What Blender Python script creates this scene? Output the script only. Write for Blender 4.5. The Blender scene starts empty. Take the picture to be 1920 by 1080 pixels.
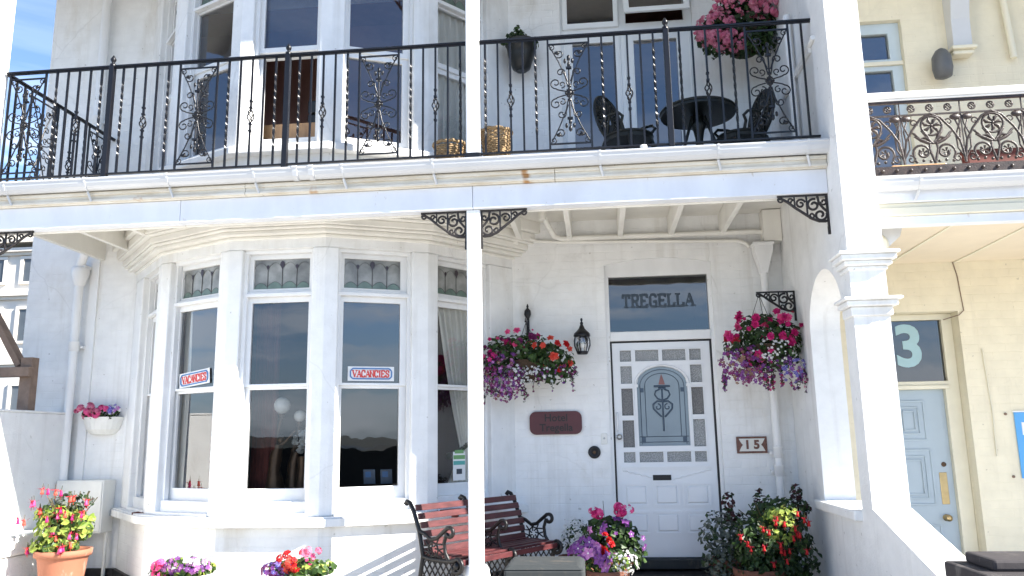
import bpy, math, random
from mathutils import Vector, Matrix
from math import pi, sin, cos, radians as R
S = bpy.context.scene
COL = S.collection
G = 1.25            # camera height above the forecourt; the builders below measure heights from eye level

# ---------------------------------------------------------------- camera
cam = bpy.data.cameras.new("camera"); camo = bpy.data.objects.new("camera", cam); COL.objects.link(camo); S.camera = camo
YAW, PITCH, ROLL = .102238, .188702, -.016789
fwd = Vector((-sin(YAW)*cos(PITCH), cos(YAW)*cos(PITCH), sin(PITCH)))
rt = Vector((cos(YAW), sin(YAW), 0)); up = rt.cross(fwd)
r2 = rt*cos(ROLL) + up*sin(ROLL); u2 = up*cos(ROLL) - rt*sin(ROLL)
m = Matrix((r2, u2, -fwd)).transposed().to_4x4(); m.translation = Vector((0, 0, G))
camo.matrix_world = m
cam.sensor_width = 36; cam.lens = 1503.98/1920*36; cam.clip_start = .05; cam.clip_end = 4000

# ---------------------------------------------------------------- sky, sun, exposure
SUN = Vector((.760, -.2546, .598)).normalized()
w = bpy.data.worlds.new("World"); S.world = w; w.use_nodes = True
nt = w.node_tree; bg = nt.nodes['Background']
sky = nt.nodes.new('ShaderNodeTexSky'); sky.sky_type = 'NISHITA'; sky.sun_disc = False
sky.sun_elevation = math.asin(SUN.z); sky.sun_rotation = math.atan2(SUN.x, SUN.y)
sky.altitude = 1500; sky.air_density = 1.0; sky.dust_density = .1; sky.ozone_density = 3.2
tc = nt.nodes.new('ShaderNodeTexCoord')
mp = nt.nodes.new('ShaderNodeMapping'); mp.inputs['Scale'].default_value = (1.3, 1.3, 15); mp.inputs['Location'].default_value = (.4, .2, .35)
nz = nt.nodes.new('ShaderNodeTexNoise'); nz.inputs['Scale'].default_value = 1.7; nz.inputs['Detail'].default_value = 6; nz.inputs['Roughness'].default_value = .55
cr = nt.nodes.new('ShaderNodeValToRGB'); cr.color_ramp.elements[0].position = .46; cr.color_ramp.elements[1].position = .62
cr.color_ramp.elements[1].color = (.62, .62, .62, 1)
mx = nt.nodes.new('ShaderNodeMix'); mx.data_type = 'RGBA'; mx.inputs[7].default_value = (7.0, 7.4, 8.0, 1)
L = nt.links.new
L(tc.outputs['Generated'], mp.inputs[0]); L(mp.outputs[0], nz.inputs[0]); L(nz.outputs[0], cr.inputs[0])
sx_ = nt.nodes.new('ShaderNodeSeparateXYZ'); L(tc.outputs['Generated'], sx_.inputs[0])
hi = nt.nodes.new('ShaderNodeValToRGB'); hi.color_ramp.elements[0].position = .22; hi.color_ramp.elements[0].color = (1, 1, 1, 1); hi.color_ramp.elements[1].position = .40; hi.color_ramp.elements[1].color = (.12, .12, .12, 1)
L(sx_.outputs[2], hi.inputs[0]); mu = nt.nodes.new('ShaderNodeMath'); mu.operation = 'MULTIPLY'; L(cr.outputs[0], mu.inputs[0]); L(hi.outputs[0], mu.inputs[1]); L(mu.outputs[0], mx.inputs[0])
hz = nt.nodes.new('ShaderNodeValToRGB'); hz.color_ramp.elements[0].position = 0; hz.color_ramp.elements[0].color = (.85, .85, .85, 1); hz.color_ramp.elements[1].position = .16; hz.color_ramp.elements[1].color = (0, 0, 0, 1)
L(sx_.outputs[2], hz.inputs[0]); m2 = nt.nodes.new('ShaderNodeMix'); m2.data_type = 'RGBA'; m2.inputs[7].default_value = (2.3, 2.9, 3.9, 1)
L(hz.outputs[0], m2.inputs[0]); L(sky.outputs[0], m2.inputs[6]); L(m2.outputs[2], mx.inputs[6]); L(mx.outputs[2], bg.inputs[0])   # pale bank of haze cloud low over the sea
bg.inputs[1].default_value = .092
sl = bpy.data.lights.new("sun", 'SUN'); so = bpy.data.objects.new("sun", sl); COL.objects.link(so)
sl.energy = 5.0; sl.angle = R(.53); sl.color = (1, .95, .87)
so.rotation_euler = SUN.to_track_quat('Z', 'Y').to_euler(); so.location = (20, -8, 18)
S.view_settings.view_transform = 'Standard'; S.view_settings.look = 'None'
S.view_settings.exposure = 1.8; S.view_settings.gamma = 1
S.cycles.max_bounces = 8; S.cycles.diffuse_bounces = 4; S.cycles.transparent_max_bounces = 12
S.cycles.caustics_reflective = False; S.cycles.caustics_refractive = False
S.cycles.use_denoising = True

# ---------------------------------------------------------------- materials
def new_mat(name):
    mt = bpy.data.materials.new(name); mt.use_nodes = True
    return mt, mt.node_tree, mt.node_tree.nodes['Principled BSDF']
def pos(nt, scale=(1, 1, 1)):
    g = nt.nodes.new('ShaderNodeNewGeometry'); p = nt.nodes.new('ShaderNodeMapping'); p.inputs['Scale'].default_value = scale
    nt.links.new(g.outputs['Position'], p.inputs[0]); return p.outputs[0]
def noise(nt, vec, scale, detail=4, rough=.55):
    n = nt.nodes.new('ShaderNodeTexNoise'); n.inputs['Scale'].default_value = scale
    n.inputs['Detail'].default_value = detail; n.inputs['Roughness'].default_value = rough
    nt.links.new(vec, n.inputs[0]); return n.outputs[0]
def ramp(nt, fac, a, b, ca=(0, 0, 0, 1), cb=(1, 1, 1, 1)):
    r = nt.nodes.new('ShaderNodeValToRGB'); r.color_ramp.elements[0].position = a; r.color_ramp.elements[1].position = b
    r.color_ramp.elements[0].color = ca; r.color_ramp.elements[1].color = cb
    nt.links.new(fac, r.inputs[0]); return r.outputs[0]
def mixc(nt, fac, a, b):
    x = nt.nodes.new('ShaderNodeMix'); x.data_type = 'RGBA'
    if hasattr(fac, 'is_output'): nt.links.new(fac, x.inputs[0])
    else: x.inputs[0].default_value = fac
    for i, c in ((6, a), (7, b)):
        if hasattr(c, 'is_output'): nt.links.new(c, x.inputs[i])
        else: x.inputs[i].default_value = (*c, 1) if len(c) == 3 else c
    return x.outputs[2]
def bump(nt, bs, h, strength, dist):
    b = nt.nodes.new('ShaderNodeBump'); b.inputs['Strength'].default_value = strength; b.inputs['Distance'].default_value = dist
    nt.links.new(h, b.inputs['Height']); nt.links.new(b.outputs[0], bs.inputs['Normal'])
def mul(c, k): return tuple(min(1, x*k) for x in c)
def mat(name, c, rough=.5, var=.12, scale=6, metal=0, bmp=0, bscale=60, spec=.5, stretch=(1, 1, 1), c2=None):
    mt, nt, bs = new_mat(name)
    v = pos(nt, stretch); n = noise(nt, v, scale)
    col = mixc(nt, ramp(nt, n, .3, .7), mul(c, 1-var), c2 or mul(c, 1+var))
    nt.links.new(col, bs.inputs['Base Color'])
    bs.inputs['Roughness'].default_value = rough; bs.inputs['Metallic'].default_value = metal
    bs.inputs['Specular IOR Level'].default_value = spec
    if bmp: bump(nt, bs, noise(nt, pos(nt), bscale, 3), bmp, .01)
    return mt
def wall_mat(name, c, stain, brick=True, rough=.65, amt=.35, dirt=.5, crack=.2):
    """painted brick: relief of the courses, brush unevenness, and stains with a shape of their own"""
    mt, nt, bs = new_mat(name)
    g = nt.nodes.new('ShaderNodeNewGeometry'); sp = nt.nodes.new('ShaderNodeSeparateXYZ'); nt.links.new(g.outputs['Position'], sp.inputs[0])
    ad = nt.nodes.new('ShaderNodeMath'); ad.operation = 'ADD'; nt.links.new(sp.outputs[0], ad.inputs[0]); nt.links.new(sp.outputs[1], ad.inputs[1])
    cb = nt.nodes.new('ShaderNodeCombineXYZ'); nt.links.new(ad.outputs[0], cb.inputs[0]); nt.links.new(sp.outputs[2], cb.inputs[1])
    big = noise(nt, pos(nt, (1, 1, .35)), 2.2, 6, .6); fine = noise(nt, pos(nt), 55, 4)
    st = ramp(nt, big, .57, .72)
    base = mixc(nt, ramp(nt, noise(nt, pos(nt), 7, 3), .3, .7), mul(c, .94), mul(c, 1.03))
    x = nt.nodes.new('ShaderNodeMath'); x.operation = 'MULTIPLY'; nt.links.new(st, x.inputs[0]); x.inputs[1].default_value = dirt
    col = mixc(nt, x.outputs[0], base, stain)
    dr = ramp(nt, noise(nt, pos(nt, (4.5, 4.5, .22)), 1.6, 5, .6), .56, .74)
    dm = nt.nodes.new('ShaderNodeMath'); dm.operation = 'MULTIPLY'; nt.links.new(dr, dm.inputs[0]); dm.inputs[1].default_value = .36
    col = mixc(nt, dm.outputs[0], col, mul(stain, .82))
    vc = nt.nodes.new('ShaderNodeTexVoronoi'); vc.feature = 'DISTANCE_TO_EDGE'; vc.inputs['Scale'].default_value = .9
    wp = nt.nodes.new('ShaderNodeMix'); wp.data_type = 'VECTOR'; wp.inputs[0].default_value = .22; nt.links.new(g.outputs['Position'], wp.inputs[4])
    n3 = nt.nodes.new('ShaderNodeTexNoise'); n3.inputs['Scale'].default_value = 2.2; n3.inputs['Detail'].default_value = 5; nt.links.new(g.outputs['Position'], n3.inputs[0]); nt.links.new(n3.outputs[1], wp.inputs[5]); nt.links.new(wp.outputs[1], vc.inputs[0])
    ck = nt.nodes.new('ShaderNodeMath'); ck.operation = 'MULTIPLY'; nt.links.new(ramp(nt, vc.outputs[0], .0, .006, (1, 1, 1, 1), (0, 0, 0, 1)), ck.inputs[0]); nt.links.new(ramp(nt, noise(nt, pos(nt), .8, 2), .5, .62), ck.inputs[1])
    c2 = nt.nodes.new('ShaderNodeMath'); c2.operation = 'MULTIPLY'; nt.links.new(ck.outputs[0], c2.inputs[0]); c2.inputs[1].default_value = crack
    col = mixc(nt, c2.outputs[0], col, mul(stain, .45))
    # flecks of knocked off paint
    fl = ramp(nt, noise(nt, pos(nt), 23, 2, .4), .745, .765)
    y = nt.nodes.new('ShaderNodeMath'); y.operation = 'MULTIPLY'; nt.links.new(fl, y.inputs[0]); y.inputs[1].default_value = .5
    col = mixc(nt, y.outputs[0], col, mul(stain, .55))
    nt.links.new(col, bs.inputs['Base Color']); bs.inputs['Roughness'].default_value = rough; bs.inputs['Specular IOR Level'].default_value = .3
    h = fine
    if brick:
        b = nt.nodes.new('ShaderNodeTexBrick'); b.inputs['Scale'].default_value = 1; b.inputs['Brick Width'].default_value = .225
        b.inputs['Row Height'].default_value = .075; b.inputs['Mortar Size'].default_value = .006; b.inputs['Mortar Smooth'].default_value = 1
        b.inputs['Color1'].default_value = (1, 1, 1, 1); b.inputs['Color2'].default_value = (.75, .75, .75, 1); b.inputs['Mortar'].default_value = (.1, .1, .1, 1)
        wv = nt.nodes.new('ShaderNodeMix'); wv.data_type = 'VECTOR'; wv.inputs[0].default_value = .012
        nt.links.new(cb.outputs[0], wv.inputs[4]); nn = nt.nodes.new('ShaderNodeTexNoise'); nn.inputs['Scale'].default_value = 5
        nt.links.new(g.outputs['Position'], nn.inputs[0]); nt.links.new(nn.outputs[1], wv.inputs[5]); nt.links.new(wv.outputs[1], b.inputs[0])
        h = mixc(nt, .35, b.outputs[0], fine)
    bump(nt, bs, h, amt, .012)
    return mt
def glass_mat(name, tint=(.8, .84, .86), boost=1.6, floor=.06, rough=0.0):
    mt = bpy.data.materials.new(name); mt.use_nodes = True; nt = mt.node_tree; nt.nodes.clear()
    o = nt.nodes.new('ShaderNodeOutputMaterial'); t = nt.nodes.new('ShaderNodeBsdfTransparent'); t.inputs[0].default_value = (*tint, 1)
    g = nt.nodes.new('ShaderNodeBsdfGlossy'); g.inputs['Roughness'].default_value = rough; g.inputs[0].default_value = (.95, .97, 1, 1)
    f = nt.nodes.new('ShaderNodeFresnel'); f.inputs[0].default_value = 1.52
    a = nt.nodes.new('ShaderNodeMath'); a.operation = 'MULTIPLY_ADD'; a.use_clamp = True; a.inputs[1].default_value = boost; a.inputs[2].default_value = floor
    x = nt.nodes.new('ShaderNodeMixShader')
    # old float glass: slightly wavy
    bp = nt.nodes.new('ShaderNodeBump'); bp.inputs['Strength'].default_value = .02; bp.inputs['Distance'].default_value = .05
    nt.links.new(noise(nt, pos(nt), 3, 2), bp.inputs['Height']); nt.links.new(bp.outputs[0], g.inputs['Normal'])
    nt.links.new(f.outputs[0], a.inputs[0]); nt.links.new(a.outputs[0], x.inputs[0])
    nt.links.new(t.outputs[0], x.inputs[1]); nt.links.new(g.outputs[0], x.inputs[2]); nt.links.new(x.outputs[0], o.inputs[0])
    return mt
def leafy(name, c1, c2, scale=25, trans=.3, rough=.45):
    mt, nt, bs = new_mat(name)
    g = nt.nodes.new('ShaderNodeObjectInfo')
    n = noise(nt, pos(nt), scale, 3); col = mixc(nt, ramp(nt, n, .35, .65), c1, c2)
    nt.links.new(col, bs.inputs['Base Color']); bs.inputs['Roughness'].default_value = rough; bs.inputs['Specular IOR Level'].default_value = .35
    t = nt.nodes.new('ShaderNodeBsdfTranslucent'); nt.links.new(col, t.inputs[0])
    x = nt.nodes.new('ShaderNodeMixShader'); x.inputs[0].default_value = trans
    o = nt.nodes['Material Output']; nt.links.new(bs.outputs[0], x.inputs[1]); nt.links.new(t.outputs[0], x.inputs[2]); nt.links.new(x.outputs[0], o.inputs[0])
    return mt
def wood_mat(name, c1, c2, rough=.4, stretch=(1, 1, 1), scale=9):
    mt, nt, bs = new_mat(name)
    n = noise(nt, pos(nt, stretch), scale, 6, .65)
    nt.links.new(mixc(nt, ramp(nt, n, .3, .7), c1, c2), bs.inputs['Base Color']); bs.inputs['Roughness'].default_value = rough
    bump(nt, bs, n, .15, .004); return mt

WHITE = (.82, .82, .805)
M = {}
M['brick'] = wall_mat('painted_brick', WHITE, (.60, .565, .50), dirt=.65)
M['render'] = wall_mat('painted_render', WHITE, (.60, .57, .51), brick=False, amt=.25, dirt=.6)
M['rough'] = wall_mat('rough_render', (.82, .82, .805), (.62, .60, .56), brick=False, amt=.3, dirt=.3)
def joinery(name, c, rough, amt):
    mt, nt, bs = new_mat(name)
    base = mixc(nt, ramp(nt, noise(nt, pos(nt, (1, 1, .4)), 3, 5, .6), .4, .7), mul(c, 1.02), mul(c, .90))
    n1 = noise(nt, pos(nt, (1, 1, .45)), 26, 5, .6); n2 = noise(nt, pos(nt), 1.7, 3)
    fl = nt.nodes.new('ShaderNodeMath'); fl.operation = 'MULTIPLY'; nt.links.new(ramp(nt, n1, .67, .70), fl.inputs[0]); nt.links.new(ramp(nt, n2, .48, .62, (0, 0, 0, 1), (amt, amt, amt, 1)), fl.inputs[1])
    nt.links.new(mixc(nt, fl.outputs[0], base, (.34, .29, .22)), bs.inputs['Base Color'])
    bs.inputs['Roughness'].default_value = rough; bump(nt, bs, n1, .10, .006); return mt
M['wood'] = joinery('white_gloss_wood', (.81, .81, .80), .4, .55)
M['beam'] = joinery('shade_blue_beam_paint', (.73, .755, .80), .5, .45)  # white paint with the bluish cast of sky-lit shade mixed in
M['cream'] = joinery('cream_paint', (.79, .77, .71), .55, .7)
M['gutter'] = mat('aged_white_plastic', (.56, .57, .58), .3, .03, 4)
def fascia_mat():
    mt, nt, bs = new_mat('weathered_fascia')
    n1 = noise(nt, pos(nt, (.5, 1, 2.2)), 5, 7, .7); n2 = noise(nt, pos(nt, (1, 1, 6)), 9, 5, .7)
    col = mixc(nt, ramp(nt, n1, .46, .66), (.73, .69, .60), (.60, .54, .43))
    fl = nt.nodes.new('ShaderNodeMath'); fl.operation = 'MULTIPLY'; nt.links.new(ramp(nt, n2, .67, .72), fl.inputs[0]); fl.inputs[1].default_value = .6
    col = mixc(nt, fl.outputs[0], col, (.22, .19, .15))
    ru = ramp(nt, noise(nt, pos(nt, (1.2, 1, .5)), 3.1, 3, .5), .66, .72)
    col = mixc(nt, ru, col, (.42, .22, .08))
    nt.links.new(col, bs.inputs['Base Color']); bs.inputs['Roughness'].default_value = .65; bump(nt, bs, n2, .25, .01); return mt
M['fascia'] = fascia_mat()
M['iron'] = mat('black_gloss_iron', (.007, .007, .009), .3, .2, 20, spec=.4, bmp=.1, bscale=90)
M['cast'] = mat('cast_iron', (.009, .008, .008), .35, .25, 25, spec=.4, bmp=.25, bscale=120)
M['oldiron'] = mat('rusty_brown_cast_iron', (.03, .018, .014), .4, .5, 30, spec=.45, bmp=.25, bscale=120)
M['greeniron'] = mat('dark_green_cast_iron', (.007, .010, .009), .35, .2, 25, spec=.4, bmp=.2, bscale=120)
M['brownbracket'] = mat('dark_bracket_iron', (.018, .014, .013), .45, .3, 30, bmp=.2, bscale=90)
M['yellow'] = wall_mat('yellow_painted_brick', (.77, .71, .55), (.66, .59, .45), dirt=.3, amt=.3, crack=.05)
M['yellowceil'] = mat('cream_ceiling_board', (.74, .65, .51), .6, .05, 3, bmp=.06)
M['ycream'] = mat('cream_trim', (.74, .70, .56), .5, .06, 4, bmp=.08)
M['bluedoor'] = mat('pale_blue_door_paint', (.40, .475, .53), .4, .04, 4, bmp=.05)
M['door'] = mat('white_door_paint', (.78, .79, .80), .32, .025, 4, bmp=.04, bscale=30)
M['upvc'] = mat('white_window_plastic', (.76, .78, .78), .3, .02, 4)
M['dark'] = mat('dark_seal', (.012, .012, .014), .6, .2, 10)
M['plinth'] = mat('black_plinth', (.02, .018, .018), .55, .3, 10, bmp=.3)
M['glass'] = glass_mat('window_glass', (.94, .95, .95), 1.9, .03)
M['glassup'] = glass_mat('upper_window_glass', (.9, .92, .94), 1.7, .03)
M['glassfr'] = glass_mat('french_window_glass', (.7, .74, .8), 2.2, .06)
M['glassdark'] = glass_mat('tinted_fanlight_glass', (.5, .52, .54), 1.7, .035)
def pane_mat(name, c, c2, scale, rough=.22):
    mt, nt, bs = new_mat(name); v = nt.nodes.new('ShaderNodeTexVoronoi'); v.inputs['Scale'].default_value = scale
    nt.links.new(pos(nt), v.inputs[0]); nt.links.new(mixc(nt, ramp(nt, v.outputs[0], .1, .7), c, c2), bs.inputs['Base Color'])
    bs.inputs['Roughness'].default_value = rough; bump(nt, bs, v.outputs[0], .5, .006); return mt
M['obscure'] = pane_mat('obscured_glass', (.15, .155, .155), (.36, .37, .37), 105)
M['obscure2'] = pane_mat('obscured_smoke_glass', (.09, .088, .085), (.19, .185, .18), 105)
M['frost'] = mat('frosted_blue_glass', (.235, .29, .33), .2, .14, 2, spec=.6)
M['etch'] = mat('etched_glass_line', (.045, .075, .115), .3, .1, 8)
M['flame'] = mat('etched_glass_flame', (.24, .10, .09), .3, .1, 8)
M['stain'] = mat('leaded_grey_glass', (.23, .235, .225), .2, .45, 6)
M['stgreen'] = mat('leaded_green_glass', (.13, .185, .155), .25, .25, 9)
M['lead'] = mat('lead_came', (.06, .06, .058), .5, .1, 8)
M['tulip'] = mat('leaded_purple_glass', (.035, .025, .035), .25, .2, 8)
M['brown'] = wood_mat('varnished_wood', (.36, .20, .09), (.50, .31, .16), .35, (6, 1, 1), 4)
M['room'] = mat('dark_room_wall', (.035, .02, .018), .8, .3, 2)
M['roomup'] = mat('red_brown_room_wall', (.30, .15, .12), .8, .3, 2)  # plain reddish brown for the upstairs and next door rooms
M['curtain'] = mat('cream_curtain_cloth', (.86, .83, .74), .85, .08, 5, bmp=.15, bscale=200)
M['redcloth'] = mat('dark_red_cloth', (.10, .022, .016), .85, .3, 5)
M['bronze'] = mat('bronze_lamp', (.10, .06, .035), .4, .2, 15, metal=.6)
M['globe'] = mat('white_glass_globe', (.82, .80, .74), .2, .02, 6)
M['benchred'] = wood_mat('red_brown_stained_slat', (.045, .011, .013), (.115, .030, .031), .42, (1, 1, 5), 8)
M['maroon'] = mat('maroon_plaque', (.085, .016, .02), .45, .1, 8, bmp=.1)
M['plaqueink'] = mat('dark_engraved_paint', (.018, .008, .008), .5, .1, 8)
M['tilewhite'] = mat('glazed_white_tile', (.68, .67, .62), .2, .03, 8)
M['tilebrown'] = mat('glazed_brown_tile', (.13, .05, .035), .25, .35, 60)
M['navy'] = mat('dark_blue_letter', (.03, .045, .065), .4, .1, 8)
M['num3'] = mat('pale_blue_number', (.36, .53, .57), .4, .04, 8)
M['signwhite'] = mat('white_card', (.80, .80, .78), .4, .02, 8)
M['cardblue'] = mat('pale_blue_card', (.11, .15, .21), .5, .1, 12)
M['signblue'] = mat('blue_print', (.06, .18, .42), .4, .05, 8)
M['signred'] = mat('red_print', (.62, .05, .04), .4, .05, 8)
M['stickgreen'] = mat('green_print', (.16, .36, .13), .4, .05, 8)
M['stickteal'] = mat('teal_print', (.10, .40, .36), .4, .05, 8)
M['sky_blue'] = mat('blue_board', (.10, .36, .72), .4, .05, 4)
M['terra'] = None
M['darkterra'] = mat('aged_terracotta', (.16, .06, .035), .85, .2, 9, bmp=.2)
M['plastwhite'] = mat('white_planter', (.76, .75, .70), .5, .04, 9)
M['blackpot'] = mat('black_planter', (.014, .015, .014), .4, .2, 9)
M['soil'] = mat('potting_soil', (.035, .022, .014), .95, .4, 40, bmp=.5)
M['coir'] = mat('coir_liner', (.05, .03, .016), .95, .4, 60, bmp=.6)
M['grey'] = mat('grey_painted_stone', (.15, .155, .16), .75, .15, 12, bmp=.3, bscale=50, c2=(.19, .185, .18))
def worn(name, c, w_):
    mt, nt, bs = new_mat(name); n = noise(nt, pos(nt, (1, 1, .5)), 7, 7, .7)
    nt.links.new(mixc(nt, ramp(nt, n, .56, .66), c, w_), bs.inputs['Base Color']); bs.inputs['Roughness'].default_value = .8; bump(nt, bs, n, .4, .012); return mt
M['terra'] = worn('terracotta', (.30, .115, .065), (.40, .25, .19))
M['grey'] = worn('worn_grey_paint', (.026, .03, .031), (.075, .066, .053))
M['darkcap'] = worn('dark_cap_paint', (.035, .03, .032), (.10, .09, .085))
M['timber'] = wood_mat('weathered_timber', (.17, .115, .085), (.27, .19, .14), .8, (1, 1, 1), 10)
M['tarmac'] = mat('asphalt', (.04, .04, .042), .9, .2, 30, bmp=.4)
M['pave'] = mat('concrete_paving', (.45, .435, .41), .85, .12, 6, bmp=.2)
M['floor'] = mat('warm_paving_floor', (.42, .40, .37), .6, .2, 8, bmp=.1)
M['sea'] = mat('sea_water', (.012, .022, .03), .6, .1, .02, spec=.15)
M['bank'] = mat('added_bank_dark', (.018, .02, .014), .95, .4, .8, bmp=.4, bscale=6)  # for the added bank that the lower panes mirror as dark
M['hill'] = mat('hillside', (.02, .026, .02), .95, .4, .02)
M['steel'] = mat('brushed_steel', (.42, .42, .42), .3, .05, 20, metal=1)
M['brass'] = mat('brass', (.50, .38, .20), .3, .1, 20, metal=1)
M['wicker'] = mat('wicker_cane', (.34, .23, .12), .7, .35, 70, bmp=.6, bscale=130)
M['key'] = mat('grey_plastic', (.10, .105, .11), .5, .1, 10)
M['greyblue'] = mat('pale_window_paint', (.50, .58, .62), .4, .04, 5)
M['farwall'] = mat('far_cream_stucco', (.74, .68, .58), .8, .06, .6)
M['farwhite'] = mat('far_white_stucco', (.80, .75, .67), .8, .04, .6)
M['farglass'] = mat('far_window_glass', (.10, .115, .13), .15, .3, .5)
# plants
M['leaf'] = leafy('geranium_leaf', (.025, .06, .012), (.065, .12, .03))
M['leafdark'] = leafy('deep_green_leaf', (.012, .03, .01), (.035, .065, .02))
M['leaflime'] = leafy('lime_variegated_and_sunlit_leaf', (.13, .22, .03), (.36, .42, .09), 18)
M['leafgrey'] = leafy('silver_leaf', (.055, .07, .055), (.15, .17, .14), 30)
M['leafburg'] = leafy('burgundy_leaf', (.035, .008, .012), (.07, .02, .022), 30)
M['stem'] = leafy('plant_stem', (.06, .07, .025), (.10, .06, .03), 20, .05)
def petal(n, a, b): M[n] = leafy(n + '_petal', a, b, 45, .35, .5)
petal('magenta', (.45, .01, .13), (.70, .04, .25)); petal('hotpink', (.75, .06, .26), (.85, .16, .38)); petal('softpink', (.62, .12, .24), (.78, .28, .40))
petal('dustpink', (.62, .17, .28), (.74, .33, .42)); petal('coral', (.70, .075, .05), (.80, .15, .10)); petal('red', (.50, .012, .015), (.68, .03, .035)); petal('violet', (.14, .03, .20), (.28, .09, .33))
petal('lilac', (.45, .14, .42), (.62, .28, .56)); petal('plum', (.14, .012, .085), (.27, .04, .17)); petal('blue', (.12, .10, .40), (.24, .20, .58))
petal('faded', (.22, .12, .07), (.34, .20, .13)); petal('white', (.70, .70, .68), (.80, .80, .78)); petal('orange', (.72, .16, .05), (.80, .26, .10)); petal('crimson', (.34, .010, .03), (.52, .04, .07))

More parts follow.
